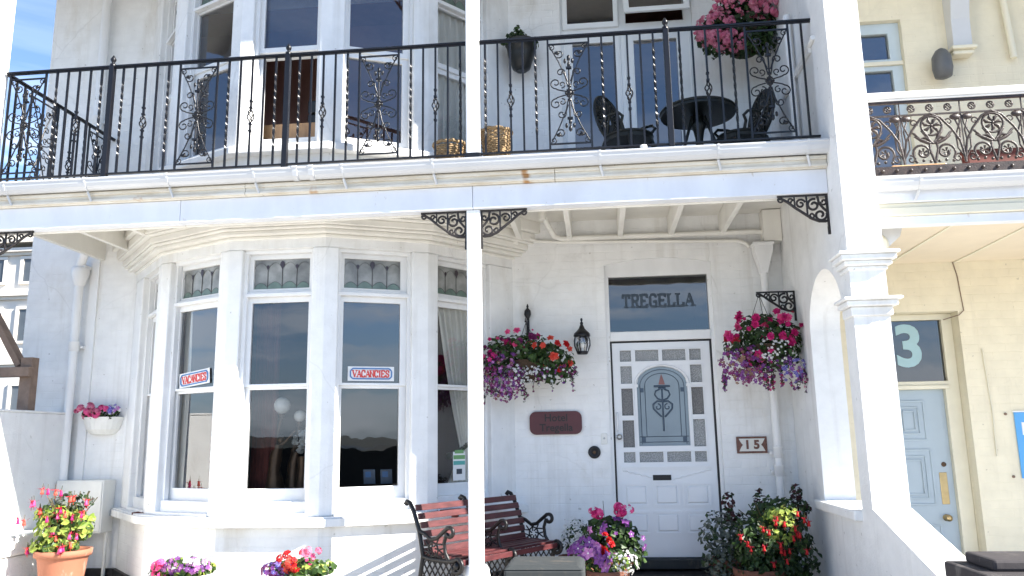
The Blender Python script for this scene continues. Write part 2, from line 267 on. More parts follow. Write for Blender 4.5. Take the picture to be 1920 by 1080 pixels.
# ---------------------------------------------------------------- mesh builder
ORIG = {}
class MB:
    def __init__(s): s.v = []; s.f = []; s.mi = []; s.ms = []; s.sm = []
    def mid(s, m):
        if m not in s.ms: s.ms.append(m)
        return s.ms.index(m)
    def add(s, vs, fs, m, smooth=False):
        b = len(s.v); k = s.mid(m); s.v += [Vector(v) for v in vs]
        for f in fs: s.f.append([i+b for i in f]); s.mi.append(k); s.sm.append(smooth)
        return s
    def box(s, x0, x1, y0, y1, z0, z1, m):
        v = [(x, y, z) for z in (z0, z1) for y in (y0, y1) for x in (x0, x1)]
        return s.add(v, [(0, 2, 3, 1), (4, 5, 7, 6), (0, 1, 5, 4), (2, 6, 7, 3), (0, 4, 6, 2), (1, 3, 7, 5)], m)
    def obox(s, c, ex, ey, ez, m):
        c, ex, ey, ez = map(Vector, (c, ex, ey, ez))
        v = [c + ex*a + ey*b + ez*d for d in (-1, 1) for b in (-1, 1) for a in (-1, 1)]
        return s.add(v, [(0, 2, 3, 1), (4, 5, 7, 6), (0, 1, 5, 4), (2, 6, 7, 3), (0, 4, 6, 2), (1, 3, 7, 5)], m)
    def bar(s, a, b, wx, wz, m, upv=(0, 0, 1)):
        a, b = Vector(a), Vector(b); d = (b-a); n = d.normalized(); u = Vector(upv)
        if abs(n.dot(u)) > .98: u = Vector((0, 1, 0))
        x = n.cross(u).normalized(); z = x.cross(n)
        return s.obox((a+b)/2, x*wx/2, d/2, z*wz/2, m)
    def prism(s, poly, z0, z1, m):
        n = len(poly); v = [(p[0], p[1], z0) for p in poly] + [(p[0], p[1], z1) for p in poly]
        return s.add(v, [tuple(range(n))[::-1], tuple(range(n, 2*n))] + [(i, (i+1) % n, n+(i+1) % n, n+i) for i in range(n)], m)
    def extr(s, pts, vec, m, smooth=False):
        n = len(pts); vec = Vector(vec); v = [Vector(p) for p in pts]; v += [p+vec for p in v]
        s.add(v, [tuple(range(n))[::-1], tuple(range(n, 2*n))], m)
        return s.add(v, [(i, (i+1) % n, n+(i+1) % n, n+i) for i in range(n)], m, smooth)
    def tube(s, path, r, m, n=6, smooth=True, flat=None):
        P = [Vector(p) for p in path]; k = len(P)
        if k < 2: return s
        rr = r if isinstance(r, (list, tuple)) else [r]*k
        v = []; u = None
        for i, p in enumerate(P):
            t = (P[min(i+1, k-1)] - P[max(i-1, 0)])
            t = t.normalized() if t.length > 1e-9 else Vector((0, 0, 1))
            if flat is not None: a = Vector(flat) - t*t.dot(Vector(flat))
            elif u is None: a = t.orthogonal()
            else: a = u - t*t.dot(u)
            if a.length < 1e-6: a = t.orthogonal()
            u = a.normalized(); b = t.cross(u)
            for j in range(n): v.append(p + (u*cos(2*pi*j/n) + b*sin(2*pi*j/n))*rr[i])
        fs = [(i*n+j, i*n+(j+1) % n, (i+1)*n+(j+1) % n, (i+1)*n+j) for i in range(k-1) for j in range(n)]
        s.add(v, fs, m, smooth)
        return s.add(v[:n] + v[-n:], [tuple(range(n))[::-1], tuple(range(n, 2*n))], m)
    def lathe(s, prof, c, m, n=20, smooth=True, axis='z'):
        c = Vector(c); v = []
        for r, z in prof:
            for j in range(n):
                a = 2*pi*j/n
                v.append(c + (Vector((r*cos(a), r*sin(a), z)) if axis == 'z' else Vector((r*cos(a), z, r*sin(a)))))
        k = len(prof); fs = [(i*n+j, i*n+(j+1) % n, (i+1)*n+(j+1) % n, (i+1)*n+j) for i in range(k-1) for j in range(n)]
        s.add(v, fs, m, smooth)
        return s.add(v[:n] + v[-n:], [tuple(range(n))[::-1], tuple(range(n, 2*n))], m)
    def ball(s, c, r, m, n=12, sq=(1, 1, 1)):
        k = n//2+1; c = Vector(c); v = []
        for i in range(k):
            t = pi*i/(k-1)
            for j in range(n):
                a = 2*pi*j/n; v.append(c + Vector((r*sq[0]*sin(t)*cos(a), r*sq[1]*sin(t)*sin(a), -r*sq[2]*cos(t))))
        return s.add(v, [(i*n+j, i*n+(j+1) % n, (i+1)*n+(j+1) % n, (i+1)*n+j) for i in range(k-1) for j in range(n)], m, True)
    def slab(s, fr, X0, X1, Z0, Z1, holes, d0, d1, m):
        """a slab with rectangular holes; fr(u, w, d) -> point; d0 is the face seen, d1 the back"""
        xs = sorted({X0, X1, *[c for h in holes for c in h[:2] if X0 < c < X1]}); zs = sorted({Z0, Z1, *[c for h in holes for c in h[2:] if Z0 < c < Z1]})
        def solid(i, j):
            if not (0 <= i < len(xs)-1 and 0 <= j < len(zs)-1): return False
            x, z = (xs[i]+xs[i+1])/2, (zs[j]+zs[j+1])/2
            return not any(h[0] < x < h[1] and h[2] < z < h[3] for h in holes)
        for i in range(len(xs)-1):
            for j in range(len(zs)-1):
                if not solid(i, j): continue
                a, b, c, d = xs[i], xs[i+1], zs[j], zs[j+1]
                q = [fr(a, c, d0), fr(b, c, d0), fr(b, d, d0), fr(a, d, d0), fr(a, c, d1), fr(b, c, d1), fr(b, d, d1), fr(a, d, d1)]
                fs = [(0, 1, 2, 3), (5, 4, 7, 6)]
                if not solid(i-1, j): fs.append((4, 0, 3, 7))
                if not solid(i+1, j): fs.append((1, 5, 6, 2))
                if not solid(i, j-1): fs.append((4, 5, 1, 0))
                if not solid(i, j+1): fs.append((3, 2, 6, 7))
                s.add(q, fs, m)
        return s
    def text(s, body, size, o, ux, uz, m, depth=.004, bold=0, sx=1.0, align='CENTER'):
        cu = bpy.data.curves.new('lettering', 'FONT'); cu.body = body; cu.size = size; cu.align_x = align; cu.align_y = 'CENTER'; cu.offset = bold; cu.extrude = depth/2; cu.resolution_u = 4
        ob = bpy.data.objects.new('lettering', cu); COL.objects.link(ob); dg = bpy.context.evaluated_depsgraph_get()
        me = bpy.data.meshes.new_from_object(ob.evaluated_get(dg)); o, ux, uz = Vector(o), Vector(ux).normalized(), Vector(uz).normalized(); n = ux.cross(uz)
        s.add([o + ux*v.co.x*sx + uz*v.co.y + n*(v.co.z+depth/2) for v in me.vertices], [tuple(p.vertices) for p in me.polygons], m)
        bpy.data.objects.remove(ob); bpy.data.curves.remove(cu); bpy.data.meshes.remove(me); return s

def tag(o, label=None, cat=None, group=None, kind=None):
    if label: o['label'] = label
    if cat: o['category'] = cat
    if group: o['group'] = group
    if kind: o['kind'] = kind
    return o
def thing(name, label, cat, loc, group=None, rotz=0):
    o = bpy.data.objects.new(name, None); COL.objects.link(o); o.empty_display_size = .1
    o.location = (loc[0], loc[1], loc[2]+G); o.rotation_euler = (0, 0, rotz); ORIG[o.name] = Vector(loc)
    return tag(o, label, cat, group)
def part(name, mb, parent, bevel=0, local=False, label=None):
    og = Vector((0, 0, 0)) if local else ORIG[parent.name]
    me = bpy.data.meshes.new(name); me.from_pydata([v-og for v in mb.v], [], mb.f)
    for x in mb.ms: me.materials.append(x)
    me.polygons.foreach_set('material_index', mb.mi); me.polygons.foreach_set('use_smooth', mb.sm); me.update()
    o = bpy.data.objects.new(name, me); COL.objects.link(o); o.parent = parent; ORIG[o.name] = og
    if bevel:
        b = o.modifiers.new('edge', 'BEVEL'); b.width = bevel; b.segments = 2; b.limit_method = 'ANGLE'; b.angle_limit = R(40); b.harden_normals = False
    if label: o['label'] = label
    return o
def solo(name, mb, label=None, cat=None, group=None, kind=None, bevel=0):
    xs = [v.x for v in mb.v]; ys = [v.y for v in mb.v]; zs = [v.z for v in mb.v]
    og = Vector(((min(xs)+max(xs))/2, (min(ys)+max(ys))/2, min(zs)))
    me = bpy.data.meshes.new(name); me.from_pydata([v-og for v in mb.v], [], mb.f)
    for x in mb.ms: me.materials.append(x)
    me.polygons.foreach_set('material_index', mb.mi); me.polygons.foreach_set('use_smooth', mb.sm); me.update()
    o = bpy.data.objects.new(name, me); COL.objects.link(o); o.location = og + Vector((0, 0, G)); ORIG[o.name] = og
    if bevel:
        b = o.modifiers.new('edge', 'BEVEL'); b.width = bevel; b.segments = 2; b.limit_method = 'ANGLE'; b.angle_limit = R(40)
    return tag(o, label, cat, group, kind)
XZ = lambda u, w, d: (u, d, w)          # wall facing the street
rnd = random.Random(7)

def spiral(c, r0, r1, a0, turns, ex, ez, n=18):
    c, ex, ez = Vector(c), Vector(ex), Vector(ez)
    return [c + (ex*cos(a0+2*pi*turns*i/n) + ez*sin(a0+2*pi*turns*i/n))*(r0+(r1-r0)*i/n) for i in range(n+1)]
# stroke letters with slab serifs, unit box 0..1 wide and high
SER = {'V': [((0, 1), (.5, 0)), ((.5, 0), (1, 1))], 'A': [((0, 0), (.5, 1)), ((.5, 1), (1, 0)), ((.22, .35), (.78, .35))],
       'N': [((.08, 0), (.08, 1)), ((.08, 1), (.92, 0)), ((.92, 0), (.92, 1))], 'I': [((.5, 0), (.5, 1))],
       'E': [((.15, 0), (.15, 1)), ((.15, 1), (.9, 1)), ((.15, .5), (.7, .5)), ((.15, 0), (.9, 0)), ((.9, 1), (.9, .8)), ((.9, 0), (.9, .2))],
       'L': [((.15, 0), (.15, 1)), ((.15, 0), (.9, 0)), ((.9, 0), (.9, .25))], 'T': [((.5, 0), (.5, 1)), ((.05, 1), (.95, 1)), ((.05, 1), (.05, .78)), ((.95, 1), (.95, .78))],
       'C': [((.9, .8), (.7, 1)), ((.7, 1), (.3, 1)), ((.3, 1), (.08, .75)), ((.08, .75), (.08, .25)), ((.08, .25), (.3, 0)), ((.3, 0), (.7, 0)), ((.7, 0), (.9, .2)), ((.9, .66), (.9, 1))],
       'G': [((.9, .8), (.7, 1)), ((.7, 1), (.3, 1)), ((.3, 1), (.1, .8)), ((.1, .8), (.1, .2)), ((.1, .2), (.3, 0)), ((.3, 0), (.9, 0)), ((.9, 0), (.9, .42)), ((.55, .42), (.95, .42))],
       'S': [((.88, .68), (.88, 1)), ((.88, .85), (.66, 1)), ((.66, 1), (.3, 1)), ((.3, 1), (.1, .76)), ((.1, .76), (.3, .54)), ((.3, .54), (.7, .46)), ((.7, .46), (.9, .24)), ((.9, .24), (.7, 0)), ((.7, 0), (.34, 0)), ((.34, 0), (.12, .15)), ((.12, 0), (.12, .32))],
       'R': [((.15, 0), (.15, 1)), ((.15, 1), (.7, 1)), ((.7, 1), (.88, .86)), ((.88, .86), (.88, .64)), ((.88, .64), (.7, .5)), ((.7, .5), (.15, .5)), ((.55, .5), (.9, 0))]}
FEET = {'V': [(0, 1), (1, 1)], 'A': [(0, 0), (1, 0)], 'N': [(.08, 0), (.08, 1), (.92, 1)], 'I': [(.5, 0), (.5, 1)], 'E': [(.15, 0), (.15, 1)], 'L': [(.15, 0), (.15, 1)], 'T': [(.5, 0)], 'C': [], 'G': [], 'S': [], 'R': [(.15, 0), (.15, 1), (.9, 0)]}
def serif_word(mb, word, o, ux, uz, W, H, st, m, depth=.003, gap=.18):
    o, ux, uz = Vector(o), Vector(ux).normalized(), Vector(uz).normalized(); n = ux.cross(uz)
    ws = [.5 if c == 'I' else 1 for c in word]; tot = sum(ws) + gap*(len(word)-1); k = W/tot; x = -W/2
    for c, wd in zip(word, ws):
        a = k*wd; P = lambda p: o + ux*(x + (p[0] if c != 'I' else .5)*a) + uz*(p[1]-.5)*H
        for i, (p, q) in enumerate(SER[c]):
            A, B = P(p), P(q); d = (B-A); t = n.cross(d).normalized()
            thick = st*(.55 if (c in 'AVN' and i == (0 if c == 'A' else 1)) else 1)
            mb.obox((A+B)/2 + n*depth*(.5+.02*i), d/2 + d.normalized()*thick*.2, t*thick/2, n*depth/2, m)
        for q in FEET[c]: mb.obox(P(q) + n*depth*.6, ux*st*1.0, uz*st*.28, n*depth/2, m)
        x += a + gap*k

# ---------------------------------------------------------------- plants
def rand_dir(r):
    while True:
        v = Vector((r.uniform(-1, 1), r.uniform(-1, 1), r.uniform(-1, 1)))
        if .05 < v.length <= 1: return v.normalized()
def leaves(mb, blobs, size, mats, r, upb=.35, aspect=.62):
    for (cx, cy, cz, rx, ry, rz, n) in blobs:
        for _ in range(n):
            d = rand_dir(r); k = r.uniform(.35, 1.0)**.5
            p = Vector((cx+d.x*rx*k, cy+d.y*ry*k, cz+d.z*rz*k))
            nrm = (d + Vector((0, -.35, upb)) + rand_dir(r)*.7).normalized()
            t = nrm.cross(rand_dir(r)).normalized(); b = nrm.cross(t); l = size*r.uniform(.6, 1.25); wd = l*aspect
            m_ = r.choice(mats); f = nrm*l*.12
            mb.add([p - t*l*.5, p + b*wd*.5 + f - t*l*.05, p + t*l*.5 - f*.8, p - b*wd*.5 + f - t*l*.05, p - t*l*.25 + b*wd*.38 + f*.6, p - t*l*.25 - b*wd*.38 + f*.6],
                   [(0, 2, 1, 4), (0, 5, 3, 2)], m_)
def star(mb, p, nrm, s, m, r, petals=5, centre=None):
    nrm = nrm.normalized(); t = nrm.orthogonal().normalized(); b = nrm.cross(t); a0 = r.uniform(0, 6)
    for i in range(petals):
        a = a0 + 2*pi*i/petals; d = t*cos(a) + b*sin(a); e = nrm.cross(d)
        mb.add([p, p + d*s*.55 + e*s*.36 + nrm*s*.12, p + d*s + nrm*s*.02, p + d*s*.55 - e*s*.36 + nrm*s*.12], [(0, 1, 2, 3)], m)
    if centre: mb.add([p + nrm*s*.1 + d_*s*.16 for d_ in (t, b, -t, -b)], [(0, 1, 2, 3)], centre)
def blooms(mb, blobs, size, mats, r, kind='star', front=.5):
    for (cx, cy, cz, rx, ry, rz, n) in blobs:
        for _ in range(n):
            d = rand_dir(r); d.y -= front; d.normalize(); k = r.uniform(.8, 1.08)
            p = Vector((cx+d.x*rx*k, cy+d.y*ry*k, cz+d.z*rz*k)); m_ = r.choice(mats); s = size*r.choice((.45, .7, .85, 1, 1.1, 1.25))*r.uniform(.9, 1.1)
            if kind == 'star': star(mb, p, d + Vector((0, -.6, .15)) + rand_dir(r)*.4, s, m_, r, centre=M['white'] if r.random() < .3 else None)
            elif kind == 'ball':
                for _k in range(11):
                    e = rand_dir(r); e = (e + d*.7).normalized(); star(mb, p + e*s*.75, e, s*.55, m_, r)
            elif kind == 'double':
                for _k in range(9):
                    e = (rand_dir(r)*.8 + d).normalized(); star(mb, p + e*s*.12*_k/3, e, s*(.95-.05*_k), m_, r)
            elif kind == 'bell': bell(mb, p, s, m_, r)
def trails(mb, fb, pts, n, ln, lm, fm, r, fs=.016):
    """loose sprigs hanging out of a basket; mb takes stems and leaves, fb the small flowers"""
    for _ in range(n):
        cx, cy, cz, rx = r.choice(pts); a = r.uniform(pi*.9, pi*2.1); p = Vector((cx+rx*cos(a), cy+rx*.6*sin(a), cz+r.uniform(-.06, .06))); l = ln*r.uniform(.35, 1.15); path = [p]
        d = Vector((cos(a), .5*sin(a)-.2, .25))
        k = 7
        for i in range(k):
            d = d*.72 + Vector((r.uniform(-.2, .2), r.uniform(-.2, .1), -.55)); path.append(path[-1]+d.normalized()*l/k)
        mb.tube(path, .0022, M['stem'], 3)
        for q in path[1:]:
            for _k in range(2):
                e = rand_dir(r); t = (e+Vector((0, -.3, 0))).normalized(); b = t.orthogonal().normalized(); z_ = .024*r.uniform(.5, 1.2)
                mb.add([q, q+t*z_*.5+b*z_*.28, q+t*z_, q+t*z_*.5-b*z_*.28], [(0, 1, 2, 3)], r.choice(lm))
            if fm and r.random() < .75: star(fb, q+rand_dir(r)*.012, Vector((0, -1, .1))+rand_dir(r)*.7, fs*r.uniform(.6, 1.2), r.choice(fm), r)
def bell(mb, p, s, m_, r, skirt=None):
    mb.lathe([(s*.10, 0), (s*.22, -s*.35), (s*.26, -s*.7), (s*.36, -s*1.05), (s*.1, -s*1.0)], p, skirt or m_, 6)
    for i in range(4):
        a = i*pi/2 + r.uniform(0, 1); d = Vector((cos(a), sin(a), 0)); e = Vector((-sin(a), cos(a), 0))
        mb.add([p, p + d*s*.45 + e*s*.16 - Vector((0, 0, s*.2)), p + d*s*.95 + Vector((0, 0, s*r.uniform(-.1, .35))), p + d*s*.45 - e*s*.16 - Vector((0, 0, s*.2))], [(0, 1, 2, 3)], m_)
    mb.tube([p, p + Vector((r.uniform(-.2, .2)*s, 0, s*.8))], s*.05, M['stem'], 4)
    mb.tube([p - Vector((0, 0, s*.9)), p - Vector((0, 0, s*1.6))], s*.04, m_, 4)

exec_order = []
# ================================================================ THE SETTING
b = MB(); b.box(-900, 900, -40, 400, -1.72, -1.62, M['tarmac']); solo('ground', b, kind='structure')
b = MB(); b.box(-3000, 3000, -1500, -40, -2.0, -1.9, M['sea']); solo('sea', b, kind='structure')
b = MB(); b.box(-30, 30, -6.5, 4.25, -1.62, -1.49, M['pave']); solo('pavement', b, kind='structure', bevel=.01)  # widened behind the camera and kept pale to bounce sunlight onto the front
b = MB(); b.box(-5.2, 1.77, 4.25, 7.6, -1.62, -1.25, M['floor']); solo('forecourt', b, kind='structure')
b = MB(); b.box(2.01, 9.0, 4.25, 7.6, -1.62, -1.25, M['pave']); solo('next_door_forecourt', b, kind='structure')
# the hill across the bay
hr = random.Random(3); n = 90; top = []
for i in range(n+1):
    x = -1100+2200*i/n; top.append((x, 4+3*sin(i*.23)+1.5*sin(i*.61+1)+hr.uniform(-.5, .5)))
b = MB(); v = []; f = []
for i, (x, h) in enumerate(top): v += [(x, -520, -2), (x, -600, h*.6-1), (x, -680, h), (x, -800, -2)]
for i in range(n):
    for j in range(3): f.append((i*4+j, i*4+j+1, i*4+j+5, i*4+j+4))
b.add(v, f, M['hill'], True); solo('hill', b, kind='structure')

hb = random.Random(8); n = 160; v = []; f = []  # added unseen bank, so the lower window panes reflect something dark
for i in range(n+1):
    x = -60+120*i/n; h = -.10+.10*sin(i*.31)+.08*sin(i*.83+1)+hb.uniform(-.05, .07); v += [(x, -13.2, -1.7), (x, -13.8, h), (x, -15.5, h-.05), (x, -16.5, -1.7)]
for i in range(n):
    for j in range(3): f.append((i*4+j, i*4+j+1, i*4+j+5, i*4+j+4))
b = MB(); b.add(v, f, M['bank'], False); solo('added_dark_bank', b, kind='structure')

# ================================================================ GUEST HOUSE
H = thing('guest_house', 'white painted brick guest house with bow windows on both storeys and a panelled front door', 'house', (-1.75, 7.6, -1.25))
b = MB()
holes = [(-4.45, -.98, -.62, 1.72), (.11, 1.12, -1.30, 1.71), (-4.45, -.98, 2.56, 4.75), (-.24, 1.09, 2.19, 4.7)]
b.slab(XZ, -5.82, 1.77, -1.62, 6.6, holes, 7.6, 7.86, M['brick'])
arc = [(1.12 - 1.01*i/14, 1.652 + .053*sin(pi*i/14)) for i in range(15)]
b.extr([(.11, 7.602, 1.712), (1.12, 7.602, 1.712)] + [(x, 7.602, z) for x, z in arc], (0, .25, 0), M['brick'])
part('front_wall', b, H)
for x0_, x1_ in ((-5.19, -4.63), (-.75, .10), (1.13, 1.77)):
    b = MB(); b.box(x0_, x1_, 7.57, 7.6, -1.25, -1.13, M['plinth']); part('plinth', b, H)
def room(x0, x1, y0, y1, z0, z1, m_):
    b = MB()
    v = [(x, y, z) for z in (z0, z1) for y in (y0, y1) for x in (x0, x1)]
    b.add(v, [(0, 2, 3, 1), (4, 5, 7, 6), (2, 6, 7, 3), (0, 4, 6, 2), (1, 3, 7, 5)], m_); return b
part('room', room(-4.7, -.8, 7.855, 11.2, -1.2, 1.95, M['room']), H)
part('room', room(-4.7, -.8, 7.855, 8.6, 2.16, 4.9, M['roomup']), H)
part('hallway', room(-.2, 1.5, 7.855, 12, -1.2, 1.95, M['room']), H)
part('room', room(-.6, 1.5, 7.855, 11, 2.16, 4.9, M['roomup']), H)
b = MB(); b.box(-5.9, 2.05, 7.3, 11.5, 6.6, 6.75, M['plinth']); part('roof', b, H)

# ---- bow windows
BAYC = [(-4.656, 7.62), (-3.93, 6.83), (-3.095, 6.435), (-2.245, 6.435), (-1.44, 6.81), (-.757, 7.62)]
def offs(d, yend=7.62):
    P = [Vector(p) for p in BAYC]; Ls = []
    for i in range(5):
        a, c = P[i], P[i+1]; t = (c-a).normalized(); nrm = Vector((t.y, -t.x)); Ls.append((a+nrm*d, t))
    out = []
    a, t = Ls[0]; out.append(a + t*((yend-a.y)/t.y))
    for i in range(4):
        a, t = Ls[i]; c, u = Ls[i+1]; den = t.x*u.y - t.y*u.x; k = ((c-a).x*u.y - (c-a).y*u.x)/den; out.append(a+t*k)
    a, t = Ls[4]; out.append(a + t*((yend-a.y)/t.y))
    return [tuple(p) for p in out]
FAC = []
OPEN = [(.115, .735, True), (.125, .800, False), (.115, .735, False), (.115, .745, False), (.115, .735, False)]
for i in range(5):
    a, c = Vector(BAYC[i]), Vector(BAYC[i+1]); ln = (c-a).length; t = (c-a)/ln; inn = Vector((-t.y, t.x))
    s0, s1, rev = OPEN[i]
    if rev: s0, s1 = ln-s1, ln-s0
    FAC.append((a, t, inn, ln, s0, s1))
def ffr(i):
    a, t, inn = FAC[i][:3]
    return lambda s, z, d: (a.x+t.x*s+inn.x*d, a.y+t.y*s+inn.y*d, z)
def lead_pattern(b, fr, g0, g1, z0, z1, d):
    W, Hh = g1-g0, z1-z0; P = lambda u, v: Vector(fr(g0+W*u, z0+Hh*v, d))
    for (u0, u1) in ((0, .24), (.24, .5), (.5, .76), (.76, 1)):
        n = 8; arc_ = [P(u0+(u1-u0)*k/n, .06+.16*sin(pi*k/n)+(.03 if u0 in (.24, .5) else 0)) for k in range(n+1)]
        b.add([P(u0, 0), P(u1, 0)] + arc_[::-1], [tuple(range(n+3))], M['stgreen']); b.tube(arc_, .002, M['lead'], 4)
    for u, top_, tul in ((.24, .74, .6), (.5, .82, 1), (.76, .74, .6)):
        b.tube([P(u, 0), P(u, top_)], .003, M['lead'], 4)
        hw, hh = .045*tul, .17*tul
        q = lambda a_, c_: P(a_, c_) - (P(a_, c_)-P(a_, c_))
        o_ = [(u, top_-hh), (u+hw, top_), (u+hw*.75, top_+hh*.55), (u, top_+hh*.8), (u-hw*.75, top_+hh*.55), (u-hw, top_)]
        b.add([Vector(fr(g0+W*x, z0+Hh*min(y, .98), d-.004)) for x, y in o_], [tuple(range(6))], M['tulip'])
    for u0, u1 in ((-.02, .24), (.24, .5), (.5, .76), (.76, 1.02)):
        b.tube([P(min(1, max(0, u0+(u1-u0)*k/10)), (.70+.2*sin(pi*k/10))) for k in range(11)], .0016, M['lead'], 4)
def bay_window(storey):
    lo = storey == 0
    if lo: zb, zs0, zs1, zh, zt = -1.25, -.645, -.568, 1.655, 2.12
    else: zb, zs0, zs1, zh, zt = 2.155, 2.50, 2.575, 4.72, 5.11
    WALL, ST = M['brick'], M['render']
    b = MB(); b.prism(offs(.0 if lo else -.01), zb, zs0, WALL)
    if lo: b.prism(offs(.03), zb, -1.13, M['plinth'])
    part('bay_base', b, H)
    b = MB(); b.prism(offs(.085), zs0, zs1-.012, ST); b.prism(offs(.07), zs1-.012, zs1, ST); part('bay_sill', b, H, bevel=.008)
    inn = offs(-.15)
    for k in range(6):
        b = MB(); pts = []
        if k == 0:
            a, t, n_, ln, s0, s1 = FAC[0]; p = a+t*s0; pts = [BAYC[0], tuple(p), tuple(p+n_*.15), inn[0]]
        elif k == 5:
            a, t, n_, ln, s0, s1 = FAC[4]; p = a+t*s1; pts = [tuple(p), BAYC[5], inn[5], tuple(p+n_*.15)]
        else:
            a, t, n_, ln, s0, s1 = FAC[k-1]; p = a+t*s1; a2, t2, n2, l2, q0, q1 = FAC[k]; q = a2+t2*q0
            pts = [tuple(p), BAYC[k], tuple(q), tuple(q+n2*.15), inn[k], tuple(p+n_*.15)]
        b.prism(pts, zs1, zh, ST); part('bay_post', b, H, bevel=.012)
    b = MB(); b.prism(offs(0), zh, zt, ST)
    part('bay_head', b, H)
    b = MB()
    for (d, z0, z1) in ((.02, 1.735, 1.765), (.075, 1.765, 1.80), (.105, 1.80, 1.825), (.12, 1.825, 1.885), (.165, 1.885, 1.905), (.175, 1.905, 1.99), (.215, 1.99, 2.115)) if lo else ((.03, 4.80, 4.84), (.09, 4.84, 4.9), (.14, 4.9, 5.09)):
        b.prism(offs(d), z0, z1, M['cream'] if lo else ST)
    part('bay_cornice', b, H, bevel=.012)
    for i in range(5):
        fr = ffr(i); a, t, n_, ln, s0, s1 = FAC[i]; c = (s0+s1)/2; hw = .25 if i != 1 else .252
        g0, g1 = c-hw, c+hw
        if i == 3: g0, g1 = c-.245-.012, c+.245-.012
        if i == 1: g0, g1 = .165, .665
        if lo: T_, U_, Lw = (1.325, 1.585), (.508, 1.202), (-.352, .462)
        else: T_, U_, Lw = (4.24, 4.62), (3.575, 4.145), (2.70, 3.475)
        b = MB()
        b.slab(fr, s0-.03, s1+.03, (U_[0]+Lw[1])/2, zh+.02, [(g0, g1, *T_), (g0, g1, *U_)], .105, .145, M['wood'])
        b.slab(fr, s0-.03, s1+.03, zs1-.02, (U_[0]+Lw[1])/2, [(g0, g1, *Lw)], .125, .175, M['wood'])
        # stepped reveal mouldings, transom rail, bottom rail
        for s_, e in ((s0, 1), (s1, -1)):
            b.slab(fr, min(s_-.01*e, s_+.028*e), max(s_-.01*e, s_+.028*e), zs1, zh, [], .06, .104, M['wood'])
        b.slab(fr, s0, s1, T_[0]-.075, T_[0]-.045, [], .055, .10, M['wood']); b.slab(fr, s0, s1, T_[0]-.045, T_[0]-.025, [], .08, .10, M['wood'])
        b.slab(fr, s0, s1, zh-.03, zh, [], .05, .10, M['wood'])
        wn = part('sash_window', b, H, bevel=.004)
        b = MB(); b.slab(fr, s0, s1, zs1, Lw[0]-.10, [], .045, .122, M['wood']); b.slab(fr, s0, s1, zs1, zs1+.025, [], -.01, .045, M['render']); part('sill', b, wn, bevel=.005)
        def pane(nm, z0, z1, d, m_):
            b = MB(); b.add([fr(g0-.01, z0-.01, d), fr(g1+.01, z0-.01, d), fr(g1+.01, z1+.01, d), fr(g0-.01, z1+.01, d)], [(0, 1, 2, 3)], m_); return b
        GL = M['glass'] if lo else M['glassup']
        b = pane('s', *T_, .128, M['stain']); lead_pattern(b, fr, g0, g1, *T_, .124); part('leaded_pane', b, wn)
        part('upper_pane', pane('u', *U_, .126, GL), wn)
        if not lo and i == 2: part('lower_pane', pane('l', 3.59, 4.13, .16, GL), wn)      # this sash is pushed up
        else: part('lower_pane', pane('l', *Lw, .15, GL), wn)
bay_window(0); bay_window(1)

# ---- front door with its fanlight
DY = 7.66
b = MB()
b.slab(XZ, .108, 1.122, -1.15, 1.72, [(.142, 1.088, -1.20, .915), (.150, 1.082, 1.005, 1.535)], DY-.025, DY+.09, M['wood'])
b.slab(XZ, .150, 1.082, .915, 1.0, [], DY-.04, DY-.025, M['wood'])
for x0, x1 in ((.142, .158), (1.070, 1.088)): b.box(x0, x1, DY-.012, DY+.05, -1.06, .915, M['dark'])
b.box(.158, 1.070, DY-.012, DY+.05, .900, .915, M['dark'])
fr_ = part('door_frame', b, H, bevel=.004)
b = MB(); b.add([(.145, DY+.01, 1.0), (1.09, DY+.01, 1.0), (1.09, DY+.01, 1.54), (.145, DY+.01, 1.54)], [(0, 1, 2, 3)], M['glassdark']); fp = part('fanlight_pane', b, fr_)
b = MB(); serif_word(b, 'TREGELLA', (.612, DY+.006, 1.300), (1, 0, 0), (.012, 0, 1), .668, .116, .024, M['navy'], .003, .22); part('lettering', b, fr_)
x0, W = .160, .909
U = lambda f: x0+W*f
TZ, R2, R3, R4, R5 = (.721, .827), (.513, .678), (.217, .469), (-.075, .173), (-.212, -.118)
cl, crr = (U(.078), U(.194)), (U(.790), U(.908))
ph = [(*cl, *z) for z in (TZ, R2, R3, R4, R5)] + [(*crr, *z) for z in (TZ, R2, R3, R4, R5)] + [(U(.236), U(.475), *TZ), (U(.513), U(.752), *TZ), (U(.236), U(.475), *R5), (U(.513), U(.752), *R5)]
ax0, ax1 = U(.238), U(.752); acx, ahw = (ax0+ax1)/2, (ax1-ax0)/2
b = MB(); b.slab(XZ, x0, x0+W, -1.05, .898, ph + [(ax0, ax1, -.065, .668)], DY, DY+.045, M['door'])
N = 14
def arch_z(u): return .499 + .169*math.sqrt(max(0, 1-u*u))
L_ = [(acx+ahw*u, arch_z(u)) for u in [-1+i/N for i in range(N+1)]]
Rr = [(acx+ahw*u, arch_z(u)) for u in [i/N for i in range(N+1)]]
b.extr([(x, DY, z) for x, z in L_] + [(acx, DY, .6695), (ax0, DY, .6695)], (0, .044, 0), M['door'])
b.extr([(x, DY, z) for x, z in Rr] + [(ax1, DY, .6695), (acx, DY, .6695)], (0, .044, 0), M['door'])
# arch bead, imposts
b.tube([(acx+(ahw+.012)*cos(pi*i/24), DY-.004, .499+.181*sin(pi*i/24)) for i in range(25)], .010, M['door'], 8)
for x in (ax0-.012, ax1+.012): b.box(x-.022, x+.022, DY-.014, DY+.002, .478, .505, M['door']); b.box(x-.010, x+.010, DY-.010, DY+.002, -.06, .478, M['door'])
